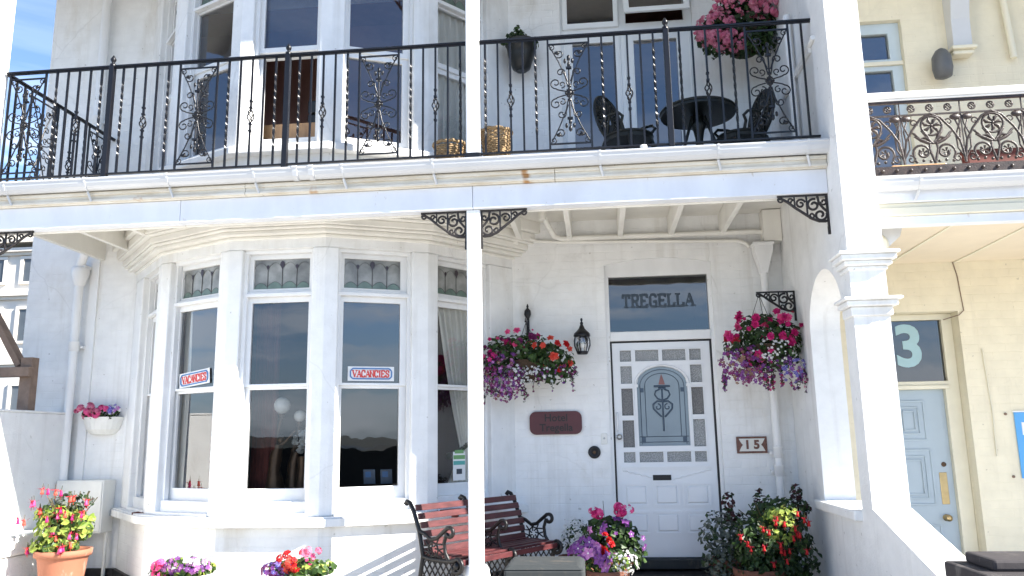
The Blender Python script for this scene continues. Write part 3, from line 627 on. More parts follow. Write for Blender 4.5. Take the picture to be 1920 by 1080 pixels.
# glazing beads
for h in ph:
    for (p, q) in (((h[0], h[2]), (h[1], h[2])), ((h[1], h[2]), (h[1], h[3])), ((h[1], h[3]), (h[0], h[3])), ((h[0], h[3]), (h[0], h[2]))):
        sx_, sz_ = .006*(1 if p[0] > (h[0]+h[1])/2 else -1), .006*(1 if p[1] > (h[2]+h[3])/2 else -1); tx_, tz_ = .006*(1 if q[0] > (h[0]+h[1])/2 else -1), .006*(1 if q[1] > (h[2]+h[3])/2 else -1)
        b.bar((p[0]+sx_, DY-.002, p[1]+sz_), (q[0]+tx_, DY-.002, q[1]+tz_), .010, .012, M['door'])
# carved rail and six raised panels
b.box(U(.05), U(.94), DY-.018, DY+.001, -.262, -.247, M['door']); b.box(U(.06), U(.93), DY-.010, DY+.001, -.275, -.262, M['door'])
for s_ in (-1, 1):
    pts = [(U(.5)+s_*W*(.06+.38*k/26), DY-.002, -.375+.085*(k/26)+.012*abs(sin(k*.75))) for k in range(27)]
    b.tube(pts, .006, M['door'], 6)
for row, (z0, z1) in enumerate(((-.600, -.405), (-.845, -.655))):
    for c in range(3):
        px0, px1 = U(.055+.305*c), U(.315+.305*c)
        for (p, q) in (((px0, z0), (px1, z0)), ((px1, z0), (px1, z1)), ((px1, z1), (px0, z1)), ((px0, z1), (px0, z0))):
            b.bar((p[0], DY-.001, p[1]), (q[0], DY-.001, q[1]), .016, .020, M['door'])
        zc, xc = (z0+z1)/2, (px0+px1)/2; hx, hz = (px1-px0)/2-.038, (z1-z0)/2-.032
        v = [(xc-hx-.014, DY+.0005, zc-hz-.014), (xc+hx+.014, DY+.0005, zc-hz-.014), (xc+hx+.014, DY+.0005, zc+hz+.014), (xc-hx-.014, DY+.0005, zc+hz+.014), (xc-hx, DY-.013, zc-hz), (xc+hx, DY-.013, zc-hz), (xc+hx, DY-.013, zc+hz), (xc-hx, DY-.013, zc+hz)]
        b.add(v, [(4, 5, 6, 7), (0, 1, 5, 4), (1, 2, 6, 5), (2, 3, 7, 6), (3, 0, 4, 7)], M['door'])
D = part('front_door', b, H)
for k, h in enumerate(ph):
    b = MB(); b.box(h[0]-.004, h[1]+.004, DY+.02, DY+.028, h[2]-.004, h[3]+.004, M['obscure2'] if k in (2, 3, 7) else M['obscure']); part('pane', b, D)
b = MB(); b.box(ax0-.002, ax1+.002, DY+.022, DY+.03, -.067, .672, M['frost'])
E_ = M['etch']; yy = DY+.0195
def ln(pts, r): b.tube([(x, yy, z) for x, z in pts], r, E_, 5)
ai = ahw-.075
ln([(acx-ai, .02), (acx-ai, .49)] + [(acx+ai*cos(pi-pi*i/16), .49+.115*sin(pi*i/16)) for i in range(17)] + [(acx+ai, .02)], .0032)
ln([(acx-ahw+.03, -.05), (acx-ahw+.03, .49)] + [(acx+(ahw-.03)*cos(pi-pi*i/16), .49+.15*sin(pi*i/16)) for i in range(17)] + [(acx+ahw-.03, -.05)], .0032)
ln([(ax0+.01, .02), (ax1-.01, .02)], .0032); ln([(ax0+.01, -.03), (ax1-.01, -.03)], .0032)
for x in (ax0+.045, ax1-.045):
    b.box(x-.018, x+.018, yy-.002, yy+.002, -.035, .015, E_); b.box(x-.018, x+.018, yy-.002, yy+.002, .43, .47, E_)
ln([(acx, .07), (acx, .46)], .008); ln([(acx-.075, .485), (acx+.075, .485)], .010); ln([(acx-.035, .465), (acx+.035, .465)], .010)
for s_ in (-1, 1):
    ln([(acx, .35), (acx+s_*.045, .37), (acx+s_*.07, .405), (acx+s_*.058, .44), (acx+s_*.02, .455)], .008)
    ln([(acx, .34), (acx+s_*.05, .345), (acx+s_*.088, .315), (acx+s_*.085, .275), (acx+s_*.05, .235), (acx+s_*.015, .2)], .009)
    ln(spiral((acx+s_*.045, 0, .29), .032, .008, pi/2, .9*s_, (1, 0, 0), (0, 0, 1)) and [(p.x, p.z) for p in spiral((acx+s_*.045, 0, .29), .032, .008, pi/2, .9, (s_, 0, 0), (0, 0, 1))], .006)
b.add([(acx-.03, yy-.003, .50), (acx+.03, yy-.003, .50), (acx+.018, yy-.003, .545), (acx, yy-.003, .60), (acx-.018, yy-.003, .545)], [(0, 1, 2, 3, 4)], M['flame'])
part('arched_pane', b, D)
b = MB(); b.tube([(.185, DY-.002, .245), (.185, DY-.03, .235), (.185, DY-.03, .085), (.185, DY-.002, .075)], .008, M['door'], 8); part('pull_handle', b, D)
b = MB(); b.lathe([(.026, 0), (.026, -.008), (.012, -.012), (.012, -.03), (.026, -.04), (.026, -.055), (.012, -.062)], (.196, DY, .022), M['steel'], 14, axis='y'); part('knob', b, D)
b = MB(); b.box(.470, .666, DY-.006, DY-.0005, -.395, -.300, M['door']); b.box(.486, .652, DY-.011, DY-.005, -.374, -.326, M['dark']); part('letterbox', b, D, bevel=.002)
b = MB(); b.box(.142, 1.09, 7.56, 7.72, -1.14, -1.058, M['grey']); b.box(.0, 1.22, 7.3, 7.62, -1.25, -1.165, M['plinth']); part('doorstep', b, H, bevel=.008)

# ---- french window on the balcony
FY = 7.64
b = MB(); b.slab(XZ, -.245, 1.095, 2.17, 4.72, [(-.19, .33, 4.18, 4.62), (.43, 1.01, 4.18, 4.62), (-.12, .30, 2.36, 3.985), (.50, .93, 2.36, 3.985)], FY, FY+.07, M['upvc'])
for x in (-.205, .36, .41, 1.055): b.box(x-.008, x+.008, FY-.008, FY+.001, 2.25, 4.05, M['upvc'])
FW = part('french_window', b, H, bevel=.006)
for x0_, x1_ in ((-.12, .30), (.50, .93)):
    b = MB(); b.add([(x0_-.01, FY+.03, 2.35), (x1_+.01, FY+.03, 2.35), (x1_+.01, FY+.03, 3.995), (x0_-.01, FY+.03, 3.995)], [(0, 1, 2, 3)], M['glassfr']); part('pane', b, FW)
b = MB(); fo = lambda u, w_, d: (u, FY-.03+d, w_)
b.slab(fo, -.215, .355, 4.14, 4.66, [(-.165, .305, 4.20, 4.6)], 0, .04, M['upvc']); c1 = part('casement', b, FW, bevel=.006)
b = MB(); b.add([(-.17, FY-.01, 4.19), (.31, FY-.01, 4.19), (.31, FY-.01, 4.61), (-.17, FY-.01, 4.61)], [(0, 1, 2, 3)], M['glassdark']); part('pane', b, c1)
fo = lambda u, w_, d: (u, FY-.03+d-(4.66-w_)*.38, w_-.0)
b = MB(); b.slab(fo, .405, 1.055, 4.19, 4.70, [(.46, 1.0, 4.25, 4.64)], 0, .04, M['upvc']); c2 = part('casement', b, FW, bevel=.006)
b = MB(); b.add([fo(.455, 4.245, .02), fo(1.005, 4.245, .02), fo(1.005, 4.645, .02), fo(.455, 4.645, .02)], [(0, 1, 2, 3)], M['glassdark']); part('pane', b, c2)
b = MB(); b.tube([(-.33, FY+.012, 2.78), (-.26, FY-.05, 2.78), (-.26, FY-.05, 2.62)], .008, M['upvc'], 6)
b = MB(); b.box(-.165, -.145, FY-.035, FY-.001, 2.63, 2.83, M['upvc']); part('handle', b, FW)

# ================================================================ RIGHT PARTY WALL WITH POINTED ARCH
PW = thing('party_wall', 'white rendered party wall pierced by a pointed arch, between the two porches', 'wall', (1.89, 6.7, -1.25))
b = MB(); MW = M['rough']
yz = lambda pts, m_: b.extr([(1.77, y, z) for y, z in pts], (.24, 0, 0), m_)
b.box(1.77, 2.01, 5.65, 7.86, -1.62, -.5, MW); b.box(1.77, 2.01, 5.65, 5.865, -.5, 1.3, MW); b.box(1.77, 2.01, 6.79, 7.86, -.5, 1.3, MW); b.box(1.77, 2.01, 5.65, 7.86, 1.3, 6.6, MW)
def garc(ya, yb, n=12):   # one side of the pointed arch, from springing to apex
    return [(ya + (yb-ya)*(1-cos(pi/2*i/n))*.92 + (yb-ya)*.08*(i/n), .86 + .405*sin(pi/2*i/n)**1.05) for i in range(n+1)]
a1 = garc(5.865, 6.31); a2 = garc(6.79, 6.31)
yz(a1 + [(6.31, 1.3), (5.865, 1.3)], MW); yz((a2 + [(6.31, 1.3), (6.79, 1.3)])[::-1], MW)
part('wall', b, PW)
b = MB(); z0 = -.47
pts = [(5.65, -.47), (4.62, -.76), (4.62, -1.62), (5.65, -1.62)]
b.extr([(1.765, y, z) for y, z in pts], (.25, 0, 0), M['rough']); part('sloping_parapet', b, PW, bevel=.012)
b = MB()
for z0_, z1_, o_ in ((1.225, 1.248, .085), (1.185, 1.225, .065), (1.150, 1.185, .04), (1.120, 1.150, .015), (.905, .928, .075), (.865, .905, .05), (.80, .865, .02)):
    b.box(1.77-o_, 2.01+o_, 5.65-o_, 5.84, z0_, z1_, M['render'])
part('capital', b, PW, bevel=.010)
b = MB(); b.box(1.715, 2.04, 5.872, 6.93, -.575, -.503, M['render']); part('arch_sill', b, PW, bevel=.012)
b = MB(); b.tube([(1.755, 5.93, 3.02), (1.755, 6.86, 2.96)], .02, M['rough'], 8); b.obox((1.757, 6.5, 2.985), (.012, 0, 0), (0, .45, .0), (0, 0, .03), M['rough']); part('string_course', b, PW)

GW = thing('garden_wall', 'low white garden wall with a ledge at its foot, beside the terracotta fuchsia pot', 'wall', (-5.3, 5.5, -1.25))
b = MB(); b.box(-5.42, -5.2, 3.6, 7.58, -1.62, .332, M['rough']); part('wall', b, GW, bevel=.01)
b = MB(); b.box(-5.44, -5.19, 3.59, 7.59, .332, .352, M['rough']); part('coping', b, GW, bevel=.008)
b = MB(); b.box(-5.2, -5.02, 3.6, 7.35, -1.25, -.90, M['rough']); b.box(-5.2, -4.995, 3.6, 7.36, -.895, -.72, M['rough']); part('ledge', b, GW, bevel=.02)

# ================================================================ BALCONY
B = thing('balcony', 'white timber balcony carried on a slim square post over the front door', 'balcony', (-1.75, 6.0, -1.25))
for x0_, x1_ in ((-5.13, -3.302), (-3.299, -.9085), (-.9055, 1.768)):
    b = MB(); b.box(x0_, x1_, 5.95, 6.05, 1.78, 1.965, M['beam']); b.box(x0_, x1_, 6.05, 6.075, 1.768, 1.80, M['cream']); part('beam', b, B, bevel=.004)
for x0_, x1_ in ((-5.13, -2.743), (-2.740, -.262), (-.259, 1.767)):
    b = MB(); b.box(x0_, x1_, 5.915, 6.05, 1.967, 2.06, M['fascia']); b.box(x0_, x1_, 5.90, 5.914, 1.972, 1.995, M['fascia']); b.box(x0_, x1_, 5.90, 5.914, 2.028, 2.058, M['fascia']); part('fascia_board', b, B, bevel=.004)
b = MB(); b.box(-5.06, 1.768, 6.055, 7.6, 2.10, 2.125, M['cream']); part('ceiling_board', b, B)
b = MB(); b.box(-5.10, 1.768, 5.93, 7.6, 2.13, 2.16, M['pave']); part('deck', b, B)
k = -5.02
while k < 1.6:
    b = MB(); b.box(k-.024, k+.024, 6.06, 7.598, 1.90, 2.10, M['cream']); part('joist', b, B, bevel=.004); k += .4815
b = MB()
gp = [(5.812, 2.150), (5.803, 2.149), (5.803, 2.138), (5.809, 2.132), (5.814, 2.108), (5.827, 2.083), (5.848, 2.064), (5.87, 2.057), (5.892, 2.064), (5.905, 2.085), (5.905, 2.148)]
b.extr([(-5.15, y, z) for y, z in gp], (6.93, 0, 0), M['gutter'], False); g = part('gutter', b, B)
for gx in [-4.76, -4.06, -3.36, -2.64, -1.92, -1.20, .09, .97, 1.62]:
    b = MB(); b.extr([(gx-.009, y-(.004 if y < 5.84 else 0), z-(.004 if z < 2.1 else -.003)) for y, z in gp], (.018, 0, 0), M['gutter'])
    b.bar((gx, 5.868, 2.05), (gx+.02, 5.897, 1.975), .016, .012, M['gutter']); part('bracket', b, g)
for gx in (-2.30, -2.17): 
    b = MB(); b.extr([(gx-.02, y-(.007 if y < 5.84 else 0), z-(.007 if z < 2.1 else -.005)) for y, z in gp], (.04, 0, 0), M['gutter']); part('union', b, g)
for px in (-.907, -5.07):
    b = MB(); b.box(px-.054, px+.054, 5.965, 6.055, -.88, 1.78, M['wood']); b.box(px-.054, px+.054, 5.965, 6.055, 2.15, 4.88, M['wood']); p = part('post', b, B, bevel=.012)
    b = MB(); b.lathe([(.14, -1.25), (.13, -1.02), (.10, -.96), (.09, -.90), (.075, -.875)], (px, 6.01, 0), M['render'], 4 if False else 16); part('post_base', b, p, bevel=0)
    b = MB(); b.box(px-.062, px+.062, 5.955, 6.065, 2.16, 2.245, M['iron']); part('post_shoe', b, p, bevel=.004)
b = MB(); b.box(-6.4, 1.768, 5.9, 6.05, 4.88, 5.10, M['beam']); b.box(-6.4, 1.768, 5.79, 7.6, 5.10, 5.2, M['cream']); part('roof', b, B)  # unseen roof carried past the balcony end to shade the upper wall

# ---- railings
SP = .1025
RY = 6.02; RT, RB = 3.205, 2.250
def rail_kit(name, label, loc, A, dirv, items, L_, posts=()):
    """items: (distance, kind); A start point on the bottom line"""
    t = thing(name, label, 'railing', loc); A = Vector(A); d = Vector(dirv).normalized(); nrm = Vector((d.y, -d.x, 0)); I = M['iron']
    P = lambda s, z, o=0: A + d*s + nrm*o + Vector((0, 0, z))
    b = MB(); b.obox(P(L_/2, RT+.008), d*L_/2, nrm*.020, (0, 0, .008), I); b.obox(P(L_/2, RT-.004), d*L_/2, nrm*.011, (0, 0, .006), I); part('top_rail', b, t, bevel=.002)
    b = MB(); b.obox(P(L_/2, RB), d*L_/2, nrm*.014, (0, 0, .007), I); part('bottom_rail', b, t, bevel=.002)
    for s, kd in items:
        b = MB(); z0, z1 = RB+.007, RT-.008
        if kd == 'P': b.obox(P(s, (z0+z1)/2), d*.0075, nrm*.0075, (0, 0, (z1-z0)/2), I)
        elif kd == 'T':
            n = 46; v = []
            for i in range(n+1):
                z = z0+(z1-z0)*i/n; f = min(1, max(0, (i/n-.14)/.72)); a = f*2*pi*2.5
                for q in range(4):
                    an = a+pi/4+q*pi/2; v.append(P(s+.0112*cos(an), z, .0112*sin(an)))
            b.add(v, [(i*4+q, i*4+(q+1) % 4, (i+1)*4+(q+1) % 4, (i+1)*4+q) for i in range(n) for q in range(4)], I)
        elif kd == 'B':
            zc = z0 + (z1-z0)*.46
            for a_, c_ in ((z0, zc-.065), (zc+.065, z1)): b.obox(P(s, (a_+c_)/2), d*.0075, nrm*.0075, (0, 0, (c_-a_)/2), I)
            for q in range(4):
                b.tube([P(s+.027*sin(pi*i/12)*cos(q*pi/2+i*.25), zc-.065+.13*i/12, .027*sin(pi*i/12)*sin(q*pi/2+i*.25)) for i in range(13)], .0055, I, 5)
            for zz in (zc-.072, zc+.072, zc-.13, zc+.13): b.obox(P(s, zz), d*.012, nrm*.012, (0, 0, .008), I)
        if kd in 'PTB': part('baluster', b, t)
        if kd == 'N':
            b.obox(P(s, 2.16+.53), d*.022, nrm*.022, (0, 0, .53), I); np_ = part('newel_post', b, t, bevel=.003)
            b = MB(); b.lathe([(.026, 3.22), (.026, 3.235), (.012, 3.245), (.012, 3.252), (.022, 3.268), (.024, 3.282), (.014, 3.30), (.004, 3.318)], P(s, 0), I, 12); part('finial', b, np_)
        if kd == 'S': scroll_panel(t, P, s, I)
    return t
def scroll_panel(t, P, s, I):
    hw = .165; zb, zt = RB+.05, RT-.055; zc = (zb+zt)/2; b = MB(); r = .0055
    for e in (-hw, hw): b.obox(P(s+e, (RB+RT)/2), (P(1, 0)-P(0, 0))*.0075, (P(0, 0, 1)-P(0, 0))*.0075, (0, 0, (RT-RB)/2-.012), I)
    for z in (zb, zt): b.obox(P(s, z), (P(1, 0)-P(0, 0))*hw, (P(0, 0, 1)-P(0, 0))*.006, (0, 0, .006), I)
    Q = lambda u, v_: P(s+u, zc+v_); hh = (zt-zb)/2
    ex, ez = P(1, 0)-P(0, 0), Vector((0, 0, 1))
    b.tube([Q(0, -hh*.72), Q(0, hh*.72)], .007, I, 6)
    for su in (-1, 1):
        for sv in (-1, 1):
            b.tube([Q(su*(hw-.012), sv*(hh-.01)), Q(su*.085, sv*hh*.66), Q(su*.03, sv*hh*.34), Q(su*.010, sv*hh*.12)], r, I, 6)
            b.tube(spiral(Q(su*(hw-.03), sv*(hh-.03)), .026, .006, pi/2, 1.1, ex*su, ez*sv, 14), .0045, I, 5)
            # leaf scroll along the ends
            b.tube(spiral(Q(su*.075, sv*(hh-.085)), .038, .010, -pi*.1, -1.15, ex*su, ez*sv, 16), .0055, I, 5)
            b.ball(Q(su*.092, sv*(hh-.075)), .017, I, 6, (1.4, .6, 1))
            # big C scrolls beside the collar
            b.tube([Q(su*.012, sv*.012)] + [Q(su*(.055+.05*sin(pi*.5*i/6)), sv*(.022+.02*i/6)) for i in range(7)] + spiral(Q(su*.108, sv*.088), .046, .011, -pi*.5, 1.15, ex*su, ez*sv, 18), .0055, I, 5)
            b.tube(spiral(Q(su*.058, sv*.075), .030, .008, -pi*.45, -1.0, ex*su, ez*sv, 14), .005, I, 5)
            b.tube([Q(su*.012, sv*.10), Q(su*.03, sv*.155)] + spiral(Q(su*.066, sv*.178), .034, .009, pi*.95, -1.1, ex*su, ez*sv, 16), .0055, I, 5)
    for sv in (-1, 1):
        for u, v_, sc in ((0, .30, 1), (-.03, .275, .8), (.03, .275, .8), (0, .245, .9)): b.ball(Q(u, sv*(v_)), .020*sc, I, 6, (.8, .6, 1.5))
        b.obox(Q(0, sv*.215), ex*.022, (P(0, 0, 1)-P(0, 0))*.012, (0, 0, .008), I)
    for v_ in (-.06, -.03, 0, .03, .06): b.ball(Q(0, v_), .022 if v_ == 0 else .016, I, 8, (1, .7, 1))
    for q in range(6): b.ball(Q(.028*cos(q*pi/3), .028*sin(q*pi/3)), .011, I, 6)
    part('scroll_panel', b, t)
def half(s0, rev=False):
    k = 'TPBPT'; return [(s0+SP*(i+1), c) for i, c in enumerate(k)]
def span(s0): return half(s0) + [(s0+6*SP+.165, 'S')] + [(x+6*SP+.33, c) for x, c in half(s0)]
S0 = -5.0
it = [(.2, 'S')] + [(.365+SP*(i+1), c) for i, c in enumerate('TPBPT')] + [(.97, 'N')] + span(.97) + [(2.53, 'N')] + span(2.53)
rail_kit('balcony_railing', 'black iron railing section with two newel posts and three scroll panels', (-3, RY, 2.15), (S0, RY, 0), (1, 0, 0), it, 4.035)
s_ = -.852; n0 = .65-s_
off = n0-1.56
it = span(off) + [(n0, 'N')] + half(n0) + [(n0+6*SP+.165, 'S')] + [(n0+7*SP+.33, 'P'), (n0+8*SP+.33, 'P')]
rail_kit('balcony_railing', 'black iron railing section with a single newel post, in front of the iron table', (.4, RY, 2.15), (s_, RY, 0), (1, 0, 0), it, 2.63)
it = [(SP*(i+1), c) for i, c in enumerate('PT')] + [(.46, 'S')] + [(.66+SP*i, c) for i, c in enumerate('TPBPT')] + [(1.3, 'S')]
rail_kit('balcony_railing', 'short return of the iron railing running back to the house wall', (S0, 6.8, 2.15), (S0, RY+.02, 0), (0, 1, 0), it, 1.55)

# ---- fretwork corner brackets under the beam
def fret_bracket(x, y, sgn, label, mt=None, w=.365, h=.225, zt=1.778, name='corner_bracket', cat='bracket', group='fretwork brackets under the balcony beam', axis=None):
    I = mt or M['brownbracket']; b = MB(); ex = Vector(axis) if axis else Vector((sgn, 0, 0)); ez = Vector((0, 0, 1)); ey = ez.cross(ex)
    O = Vector((x, y, zt)); Q = lambda u, v_: O + ex*u*w - ez*v_*h
    r = .0105
    b.bar(Q(0, .02), Q(1, .02), .016, .014, I); b.bar(Q(.02, 0), Q(.02, 1.22), .016, .014, I)
    cv = [Q(1-.03, .04), Q(.92, .10), Q(.80, .22), Q(.66, .42), Q(.50, .62), Q(.34, .82), Q(.20, .92), Q(.08, .93), Q(.02, .90)]
    b.tube(cv, r, I, 6)
    b.tube(spiral(Q(.93, .14), .022, .005, -pi*.2, 1.1, ex, -ez, 12), .0078, I, 5)
    b.bar(Q(.42, .03), Q(.42, .70), .012, .012, I); b.bar(Q(.66, .03), Q(.66, .40), .010, .010, I)
    b.tube(spiral(Q(.285, .36), .050, .014, -pi*.6, 1.25, ex, -ez, 20), .0098, I, 5)
    b.tube(spiral(Q(.165, .70), .048, .014, -pi*.9, -1.25, ex, -ez, 20), .0098, I, 5)
    b.tube([Q(.02, .62), Q(.10, .48), Q(.18, .30), Q(.20, .04)], .0098, I, 5)
    b.tube(spiral(Q(.085, .26), .026, .008, 0, 1.1, ex, -ez, 12), .0078, I, 5)
    b.tube(spiral(Q(.545, .30), .038, .010, pi*1.1, 1.25, ex, -ez, 16), .0085, I, 5)
    b.tube(spiral(Q(.345, .72), .024, .008, pi*.2, 1.1, ex, -ez, 12), .0078, I, 5)
    b.tube(spiral(Q(.745, .19), .022, .006, pi*1.0, 1.1, ex, -ez, 12), .0075, I, 5)
    b.obox(Q(.02, 1.24), ex*.010, ey*.006, ez*.03, I)
    return solo(name, b, label, cat, group)
fret_bracket(-.961, 6.0, -1, 'fretwork iron bracket on the bay side of the slim porch post')
fret_bracket(-.853, 6.0, 1, 'fretwork iron bracket on the door side of the slim porch post')
fret_bracket(1.768, 5.985, -1, 'fretwork iron bracket where the balcony beam meets the party wall')
fret_bracket(-5.016, 6.0, 1, 'fretwork iron bracket against the open sky beside the far white terrace', w=.42)
fret_bracket(-.961, 6.0, -1, 'fretwork iron bracket high under the roof edge on the slim post', zt=4.86, w=.42, h=.3)
# ================================================================ PIPES AND FITTINGS ON THE FRONT
def downpipe(name, label, x, y, z0, z1, r=.034, joints=(), hopper=None, shoe=None, m_=None, loc=None):
    t = thing(name, label, 'drainpipe', (x, y, z0)); m_ = m_ or M['wood']
    b = MB(); b.tube([(x, y, z0), (x, y, z1)], r, m_, 14); part('pipe', b, t)
    for z in joints:
        b = MB(); b.lathe([(r, z-.045), (r+.008, z-.04), (r+.008, z+.04), (r+.012, z+.045), (r+.012, z+.055), (r, z+.058)], (x, y, 0), m_, 14); b.box(x-r-.03, x+r+.03, y+r*.6, 7.599, z-.012, z+.012, m_); part('collar', b, t)
    if hopper:
        b = MB(); z, w_ = hopper; n = []
        for a, c, d in ((.034, z-.26, .034), (.045, z-.20, .045), (w_, z-.05, .075), (w_, z, .08), (w_+.012, z+.0, .09), (w_+.012, z+.025, .09)):
            n.append([(x-a, y-d, c), (x+a, y-d, c), (x+a, y+.06, c), (x-a, y+.06, c)])
        v = [p for q in n for p in q]; f = [(i*4+j, i*4+(j+1) % 4, i*4+4+(j+1) % 4, i*4+4+j) for i in range(len(n)-1) for j in range(4)] + [tuple(range(4))[::-1]]
        b.add(v, f, m_); part('hopper', b, t, bevel=.006)
    return t
downpipe('drainpipe', 'white drainpipe with a funnel hopper in the corner between number plate and party wall', 1.59, 7.52, -1.25, 1.60, joints=(-.14, -.30), hopper=(1.755, .085))
t = downpipe('drainpipe', 'white drainpipe with a swan neck top beside the tall bare wall end', -5.19, 7.50, -1.25, 1.74, .042, joints=(1.0, -.6), m_=M['wood'])
b = MB(); b.lathe([(.042, 1.62), (.055, 1.64), (.085, 1.74), (.085, 1.80), (.075, 1.81)], (-5.19, 7.50, 0), M['wood'], 14)
b.tube([(-5.19, 7.5, 1.80), (-5.17, 7.47, 1.86), (-5.12, 7.43, 1.92), (-5.08, 7.4, 2.0), (-5.08, 7.4, 2.09)], .045, M['wood'], 12); b.box(-5.255, -5.12, 7.46, 7.598, 1.80, 1.83, M['wood']); part('swan_neck', b, t)
b = MB(); b.box(-5.13, -5.04, 7.575, 7.6, -1.12, 2.1, M['wood']); part('backboard', b, t)
downpipe('drainpipe', 'white drainpipe running up the wall behind the balcony return railing', -5.16, 7.52, 2.16, 6.5, .045, joints=(3.4, 5.2))
downpipe('waste_pipe', 'short white waste pipe on the party wall at the balcony rail end', 1.72, 6.5, 2.16, 3.52, .03, joints=())
S_ = thing('soffit_pipe', 'white waste pipe running along the wall under the porch ceiling above the door', 'pipe', (.5, 7.53, 1.9))
b = MB(); b.tube([(-.44, 7.15, 2.06), (-.40, 7.3, 1.99), (-.35, 7.48, 1.925), (-.28, 7.54, 1.915), (1.52, 7.54, 1.905), (1.60, 7.54, 1.90), (1.615, 7.54, 1.88), (1.615, 7.54, 1.77)], .026, M['cream'], 10); part('pipe', b, S_)
b = MB(); b.tube([(-.62, 7.56, 2.09), (-.62, 7.56, 1.98), (-.59, 7.56, 1.93), (-.53, 7.56, 1.905), (-.3, 7.56, 1.885), (1.2, 7.565, 1.835), (1.38, 7.565, 1.83), (1.45, 7.56, 1.80), (1.48, 7.54, 1.76)], .017, M['cream'], 8); part('branch_pipe', b, S_)
b = MB(); b.lathe([(.034, 2.0), (.034, 2.09)], (-.44, 7.15, 0), M['cream'], 10); part('collar', b, S_)
b = MB(); b.box(-.80, -.70, 7.45, 7.6, 1.86, 2.1, M['cream']); part('packing_block', b, S_)
b = MB(); b.box(1.60, 1.765, 7.45, 7.6, 1.79, 2.09, M['cream']); part('packing_block', b, S_)

# wall lantern
t = thing('wall_lantern', 'black coach lantern with curved ribs on the wall between flower basket and door', 'lantern', (-.117, 7.6, .78))
cx, cy = -.117, 7.43
I = M['iron']
b = MB(); b.lathe([(.05, 0), (.05, -.012), (.02, -.02)], (cx, 7.6, .93), I, 14, axis='y'); b.tube([(cx, 7.59, .93), (cx, 7.53, .97), (cx, 7.46, 1.02), (cx, cy, 1.03)], .009, I, 8); part('wall_arm', b, t)
b = MB(); b.lathe([(.008, 1.115), (.012, 1.10), (.006, 1.085), (.016, 1.07), (.012, 1.055), (.022, 1.035), (.028, 1.02), (.045, 1.0), (.072, .975), (.078, .955), (.078, .945), (.066, .94)], (cx, cy, 0), I, 16); part('cap', b, t)
b = MB(); b.lathe([(.058, .94), (.068, .90), (.068, .865), (.052, .815), (.046, .80)], (cx, cy, 0), M['glass'], 16); part('glass', b, t)
b = MB()
for q in range(6):
    a = q*pi/3+.2; b.tube([(cx+r_*cos(a), cy+r_*sin(a), z) for r_, z in ((.064, .945), (.073, .905), (.073, .86), (.056, .815), (.05, .80))], .0055, I, 5)
b.lathe([(.052, .805), (.056, .80), (.05, .785), (.044, .778)], (cx, cy, 0), I, 14); part('cage', b, t)
b = MB(); b.ball((cx, cy, .865), .022, M['globe'], 8, (1, 1, 1.5)); b.lathe([(.014, .80), (.014, .84)], (cx, cy, 0), M['steel'], 8); part('bulb', b, t)

def rounded(x0, x1, z0, z1, r, y, n=6):
    pts = []
    for cx_, cz_, a0 in ((x1-r, z1-r, 0), (x0+r, z1-r, pi/2), (x0+r, z0+r, pi), (x1-r, z0+r, 3*pi/2)):
        pts += [(cx_+r*cos(a0+pi/2*i/n), y, cz_+r*sin(a0+pi/2*i/n)) for i in range(n+1)]
    return pts
t = thing('name_plaque', 'maroon plaque with rounded corners carved with the hotel name', 'plaque', (-.39, 7.6, .05))
b = MB(); b.extr(rounded(-.633, -.146, .055, .267, .06, 7.572), (0, .028, 0), M['maroon']); part('board', b, t, bevel=.005)
b = MB(); b.text('Hotel', .095, (-.385, 7.5715, .205), (1, 0, 0), (0, 0, 1), M['plaqueink'], .003, .002); b.text('Tregella', .095, (-.385, 7.5715, .115), (1, 0, 0), (0, 0, 1), M['plaqueink'], .003, .002); part('lettering', b, t)
t = thing('number_plate', 'framed tile plate reading 15 beside the white front door', 'number plate', (1.38, 7.6, -.14))
b = MB(); b.box(1.245, 1.515, 7.578, 7.6, -.142, .006, M['tilebrown']); part('frame', b, t, bevel=.004)
b = MB()
b.extr([(1.265, 7.576, .0-.012), (1.495, 7.576, -.012), (1.475, 7.576, -.05), (1.46, 7.576, -.068), (1.475, 7.576, -.085), (1.495, 7.576, -.124), (1.265, 7.576, -.124), (1.285, 7.576, -.085), (1.30, 7.576, -.068), (1.285, 7.576, -.05)][::-1], (0, .004, 0), M['tilewhite']); part('tile', b, t)
b = MB(); b.text('1 5', .105, (1.38, 7.5755, -.069), (1, 0, 0), (0, 0, 1), M['tilebrown'], .003, .005); part('numeral', b, t)
t = thing('bell_push', 'round black bell push on the wall below the plaque', 'door bell', (-.04, 7.6, -.17))
b = MB(); b.lathe([(.058, 0), (.058, -.012), (.052, -.02), (.03, -.02), (.026, -.012)], (-.04, 7.6, -.112), M['iron'], 24, axis='y'); part('rose', b, t)
b = MB(); b.lathe([(.016, 0), (.016, -.026), (.010, -.03)], (-.04, 7.6, -.112), M['bronze'], 12, axis='y'); part('button', b, t)
t = thing('bell_switch', 'small white bell switch next to the door frame', 'door bell', (.055, 7.6, -.04))
b = MB(); b.box(.028, .082, 7.588, 7.6, -.04, .058, M['plastwhite']); part('plate', b, t, bevel=.004); b = MB(); b.lathe([(.010, 0), (.008, -.006)], (.055, 7.588, .012), M['steel'], 10, axis='y'); part('button', b, t)

